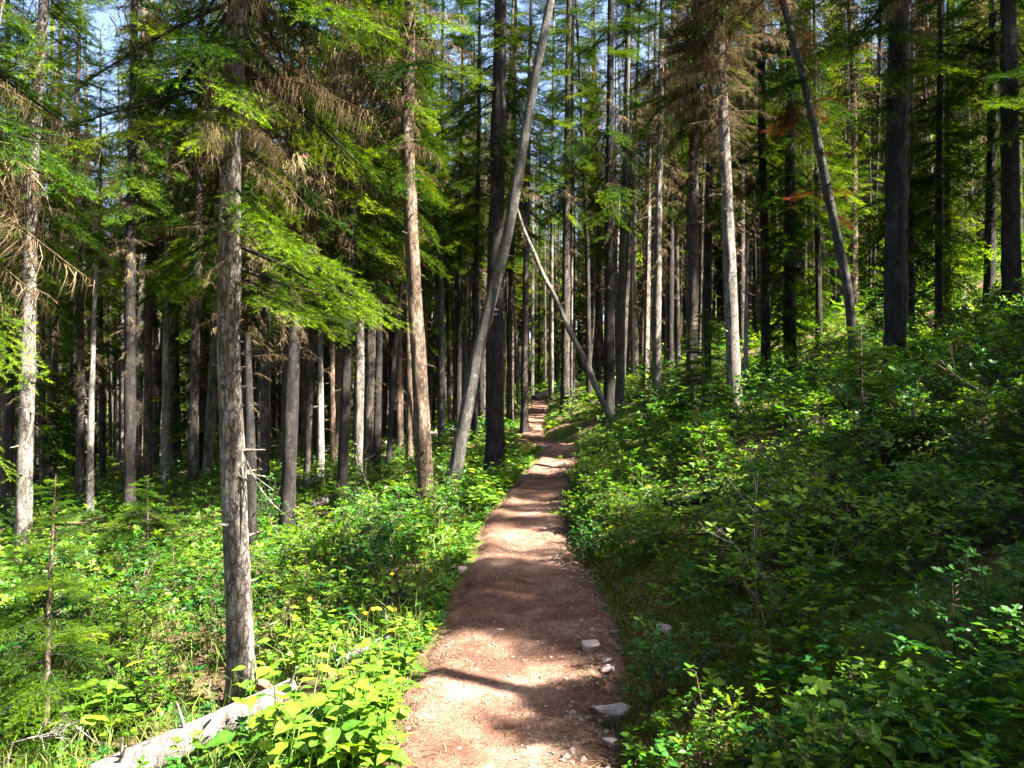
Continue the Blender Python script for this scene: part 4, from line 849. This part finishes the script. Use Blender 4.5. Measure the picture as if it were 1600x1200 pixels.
log((905, 700), (995, 655), .16, .11, MOSSY, "mossy yellow-green log on the bank where the bare pole stands", .12, seed=11)
log((1262, 648), (1365, 606), .075, .065, ROCKP, "reddish broken log half hidden in the right bank shrubs", .38, seed=12)
log((1030, 792), (1120, 772), .055, .05, BARK_DARK, "dark rotting log end under shrubs right of the trail", .12, seed=13)
log((520, 985), (645, 925), .07, .06, BARK_DARK, "shaded dark log under the shrubs behind the yellow flowers", .1, seed=14)

def rock_geo(seed, s, flat=.6, sub=3):
    import bmesh
    bm = bmesh.new(); bmesh.ops.create_icosphere(bm, subdivisions=sub, radius=1); rg = np.random.default_rng(seed)
    V = np.array([v.co[:] for v in bm.verts]); F = np.array([[v.index for v in f.verts] for f in bm.faces]); bm.free()
    for _ in range(14):
        n_ = rg.normal(0, 1, 3); n_ /= np.linalg.norm(n_); c = rg.uniform(.38, .72); d = V @ n_; V -= np.maximum(d - c, 0)[:, None] * n_
    V *= 1 + .25 * fbm(V[:, 0] * 3.3 + seed, V[:, 1] * 3.3 + V[:, 2] * 2.6, 3, seed % 50)[:, None]; V += np.array([.25, -.1, 0]) * V[:, 1:2] * V[:, :1]
    V *= np.array([1, rg.uniform(.6, .9), flat]) * s; return V, F
def rock(px, py, s, label, flat=.6, mat=ROCK, seed=1, rz=0., h=.0, name="rock", cat="rock", Y=None):
    p = ghit(px, py, h)
    if Y: q_ = at(px, py, Y); p = np.array([q_[0], Y, max(float(terr(q_[0], Y)) + .1, q_[2] - .25)])
    s = s * .95; V, F = rock_geo(seed, s, flat); o = ob(name, mesh_from(name, V, F, [mat]), None, p + [0, 0, s * flat * .22 + .012]); o.rotation_euler = (0, 0, rz); return setprops(o, label, cat)
rock(920, 1022, .10, "largest pale angular rock on the right side of the trail", .62, seed=5, rz=.5)
rock(950, 1036, .05, "grey rock just right of the largest one", .5, seed=6)
rock(946, 1052, .055, "brownish rock directly below the grey one beside the largest rock", .6, ROCKP, 7)
rock(782, 990, .035, "small bright rock in the middle of the trail at the shadow edge", .7, seed=8)
rock(797, 997, .03, "small flat stone touching the bright rock in mid trail", .4, seed=9)
rock(960, 1118, .12, "long pale splintered stone at the right edge of the trail", .28, seed=10, rz=.25)
rock(883, 1066, .028, "rounded pebble-like rock midway between the largest rock and the long pale stone", .7, seed=11)
rock(955, 1165, .05, "lower right trail rock beneath the long pale stone", .5, seed=12)
rock(833, 968, .03, "brown rock half sunk in the shaded part of the trail", .5, ROCKP, 13)
rock(1040, 990, .06, "purple-grey rock on the mossy bank right of the trail", .7, ROCKP, 14)
rock(885, 728, .15, "pale rock poking from the trail's right edge in a sunny stripe", .4, seed=15)
rock(978, 668, .10, "small white rock at the foot of the bare leaning pole", .7, seed=16)
rock(545, 960, .12, "dark rock beneath the shrubs behind the yellow flowers", .6, ROCKP, 17)
rock(720, 893, .10, "grey rock at the left edge of the shaded trail", .4, ROCKP, 18)
rock(1440, 505, .30, "white sunlit boulder behind the thickest dark trunk on the bank", .5, seed=19, Y=15.5)
rock(1575, 508, .42, "pale boulder near the right edge high on the bank", .45, seed=20, Y=14.5)
rock(1510, 500, .28, "grey boulder between the slim dark trunk and the right edge trunk", .5, seed=21, Y=16.5)
rock(788, 702, .16, "dark rock left of the rotten stump by the trail", .6, ROCKP, 22)
rock(850, 699, .14, "dark rock where the trail crests", .4, ROCKP, 23)
# stump with roots
p = ghit(815, 706, 0); o = empty("rotten_stump", p); setprops(o, "low reddish rotten stump at the left edge of the trail's crest", "stump"); g = Geo()
tube(g, [(0, 0, -.1), (0, 0, .18), (.02, 0, .30)], [.26, .20, .15], 16, .04, .5, seed=5); ob("trunk", g.mesh("trunk", [ROT], True), o); g = Geo()
for k in range(7):
    a = k * .9; tube(g, [(math.cos(a) * .15, math.sin(a) * .15, .12), (math.cos(a) * .35, math.sin(a) * .35, .04), (math.cos(a + .3) * .6, math.sin(a + .3) * .6, -.08)], [.06, .04, .02], 7, .06, .3, seed=k)
ob("roots", g.mesh("roots", [ROT], True), o)
# rotten bark heap where the foremost trunk meets the log
p = ghit(412, 1085, .1); V, F = rock_geo(31, .085, .7, 4); V *= 1 + .5 * fbm(V[:, 0] * 40, V[:, 1] * 40 + V[:, 2] * 30, 2, 3)[:, None]
setprops(ob("rotten_wood", mesh_from("rotten_wood", V, F, [ROT]), None, p + [0, -.02, .16]), "crumbling red rotten wood lump on the log at the foremost trunk's foot", "wood")

def twig(px, py, Y, L, ang, label, seed, mat=SNAG, r0=.006, n=5):
    rg = np.random.default_rng(seed); b = np.array(at(px, py, Y)); gz = float(terr(b[0], Y)); g = Geo(); b0 = np.array([b[0], Y, min(gz, b[2])])
    d = np.array([math.cos(ang), rg.normal(0, .2), math.sin(ang)]); r0 = r0 * .62
    def br(p, d, L, r, dep):
        pts = [p]; q = p.copy(); dd_ = d.copy()
        for i in range(5): dd_ = dd_ + rg.normal(0, .16, 3) + np.array([0, 0, .03]); dd_ /= np.linalg.norm(dd_); q = q + dd_ * L / 5; pts.append(q.copy())
        tube(g, pts, np.linspace(r, r * .35, 6), 5, .06, .1, seed=dep)
        if dep < 2:
            for _ in range(n - dep * 2): i = rg.integers(1, 5); br(pts[i], dd_ + rg.normal(0, .6, 3), L * rg.uniform(.3, .55), r * .6, dep + 1)
    br(np.zeros(3), d, L, r0, 0)
    if b[2] - gz > .03: tube(g, [(0, 0, 0), (-d[0] * .08, 0, -(b[2] - gz) * .5), (-d[0] * .1, 0, -(b[2] - gz) - .03)], [r0, r0, r0 * 1.1], 5, .1)
    o = ob("bare_twig", g.mesh("bare_twig", [mat], True), None, b); setprops(o, label, "twig")
twig(1180, 900, 4.2, .55, 1.75, "tall thin bare twig rising through the sunlit shrubs on the near right bank", 1, SNAG)
twig(1240, 940, 4.0, .5, 2.2, "bare forked twig right of the tall thin one on the near right bank", 2, SNAG)
twig(1520, 940, 3.9, .42, .25, "whitish curved twig reaching out of the right edge above the dark shrubs", 3, SNAG, .007)
twig(1410, 1042, 3.7, .42, .7, "angular bare twig in the shade of the lower right bank", 4, BARK_PALE, .007)
twig(1380, 1075, 3.5, .3, -.9, "short hooked twig pointing down in the lower right shrubs", 5, BARK_PALE)
twig(1120, 1005, 3.9, .35, -.45, "pale dead twig sticking out over the moss right of the trail", 6, SNAG)
twig(1400, 760, 6.2, 1.0, 2.25, "long brown bare branches fanning out above the middle of the right bank", 7, BARK_RED, .010, 6)
twig(1300, 770, 6.5, .7, .25, "pale crooked branch lying over the shrubs in the middle of the right bank", 8, SNAG, .008)
twig(1020, 820, 7.2, .6, 2.0, "thin bare twigs in the sunlit bushes right beside the trail bend", 9, BARK_PALE, .007)
twig(1280, 590, 9.5, .8, 1.2, "forked pale branch above the reddish broken log", 10, SNAG, .010)
twig(1580, 640, 6.5, .6, 2.6, "arching thin branch at the right edge of the bank", 11, BARK_RED, .007)
twig(455, 990, 5.3, .3, 1.9, "brown dead stalks right of the foreground conifer's foot", 12, BARK_RED, .006, 4)
twig(600, 800, 9, .7, 2.2, "pale bare stems in the left shrubs below the orange-brown trunk", 13, BARK_PALE, .007, 4)
twig(385, 720, 5.1, .45, -.85, "broken pale branch hanging from the foreground conifer's right side", 14, SNAG, .013, 2)
twig(20, 1160, 4.2, .5, .35, "tangle of dead grey twigs in the bottom left corner", 15, SNAG, .007, 6)
# pebbles
g = Geo(); r = np.random.default_rng(101); PB = []
for k in range(6): V, F = rock_geo(60 + k, 1, .6, 1); PB.append((V, F, np.zeros(len(F), int), np.full(len(V), .5)))
n = 3000; y = 2.4 + 14 * r.random(n) ** 1.6; u = np.clip(r.normal(.62, .45, n), -1, 1.4); q = r.random(n) < .3; u[q] = r.uniform(-1, 1, q.sum()); x = pc(y) + u * pw(y); sz = .003 + .02 * r.random(n) ** 3 * (1 + .8 * (u > .5))
P = np.stack([x, y, terr(x, y) + .022 + .05 * fbm(x * 3.1, y * 3.1, 2, 78) - .03 * (np.abs(u) > .9)], -1); M = rotz(r.uniform(0, 6.28, n)) * sz[:, None, None]; w = r.integers(0, 6, n)
for k in range(6): q = w == k; rep(g, PB[k], M[q], P[q])
setprops(ob("gravel", g.mesh("gravel", [GRAVEL])), "loose pebbles and chips scattered on the trail, thickest on its right", "gravel", kind="stuff")
# needle and twig litter beside and on the trail
g = Geo(); n = 16000; y = 2.4 + 12 * r.random(n) ** 1.5; u = r.normal(0, 1, n) * .4 + np.where(r.random(n) < .6, 1.0, -1.0); x = pc(y) + u * pw(y); L = r.uniform(.01, .035, n); a_ = r.uniform(0, 6.28, n)
P = np.stack([x, y, terr(x, y) + .026 + .05 * fbm(x * 3.1, y * 3.1, 2, 78)], -1); d = np.stack([np.cos(a_), np.sin(a_), r.normal(0, .15, n)], -1) * L[:, None]; s_ = np.stack([-np.sin(a_), np.cos(a_), a_ * 0], -1) * .0016
V = np.stack([P - d - s_, P - d + s_, P + d + s_, P + d - s_], 1).reshape(-1, 3); i = np.arange(n) * 4
g.add(V, np.stack([i, i + 1, i + 2, i + 3], -1), 0, np.repeat(r.random(n), 4))
setprops(ob("needle_litter", g.mesh("needle_litter", [LICHEN])), "fallen brown needles and twig bits along the trail", "litter", kind="stuff")
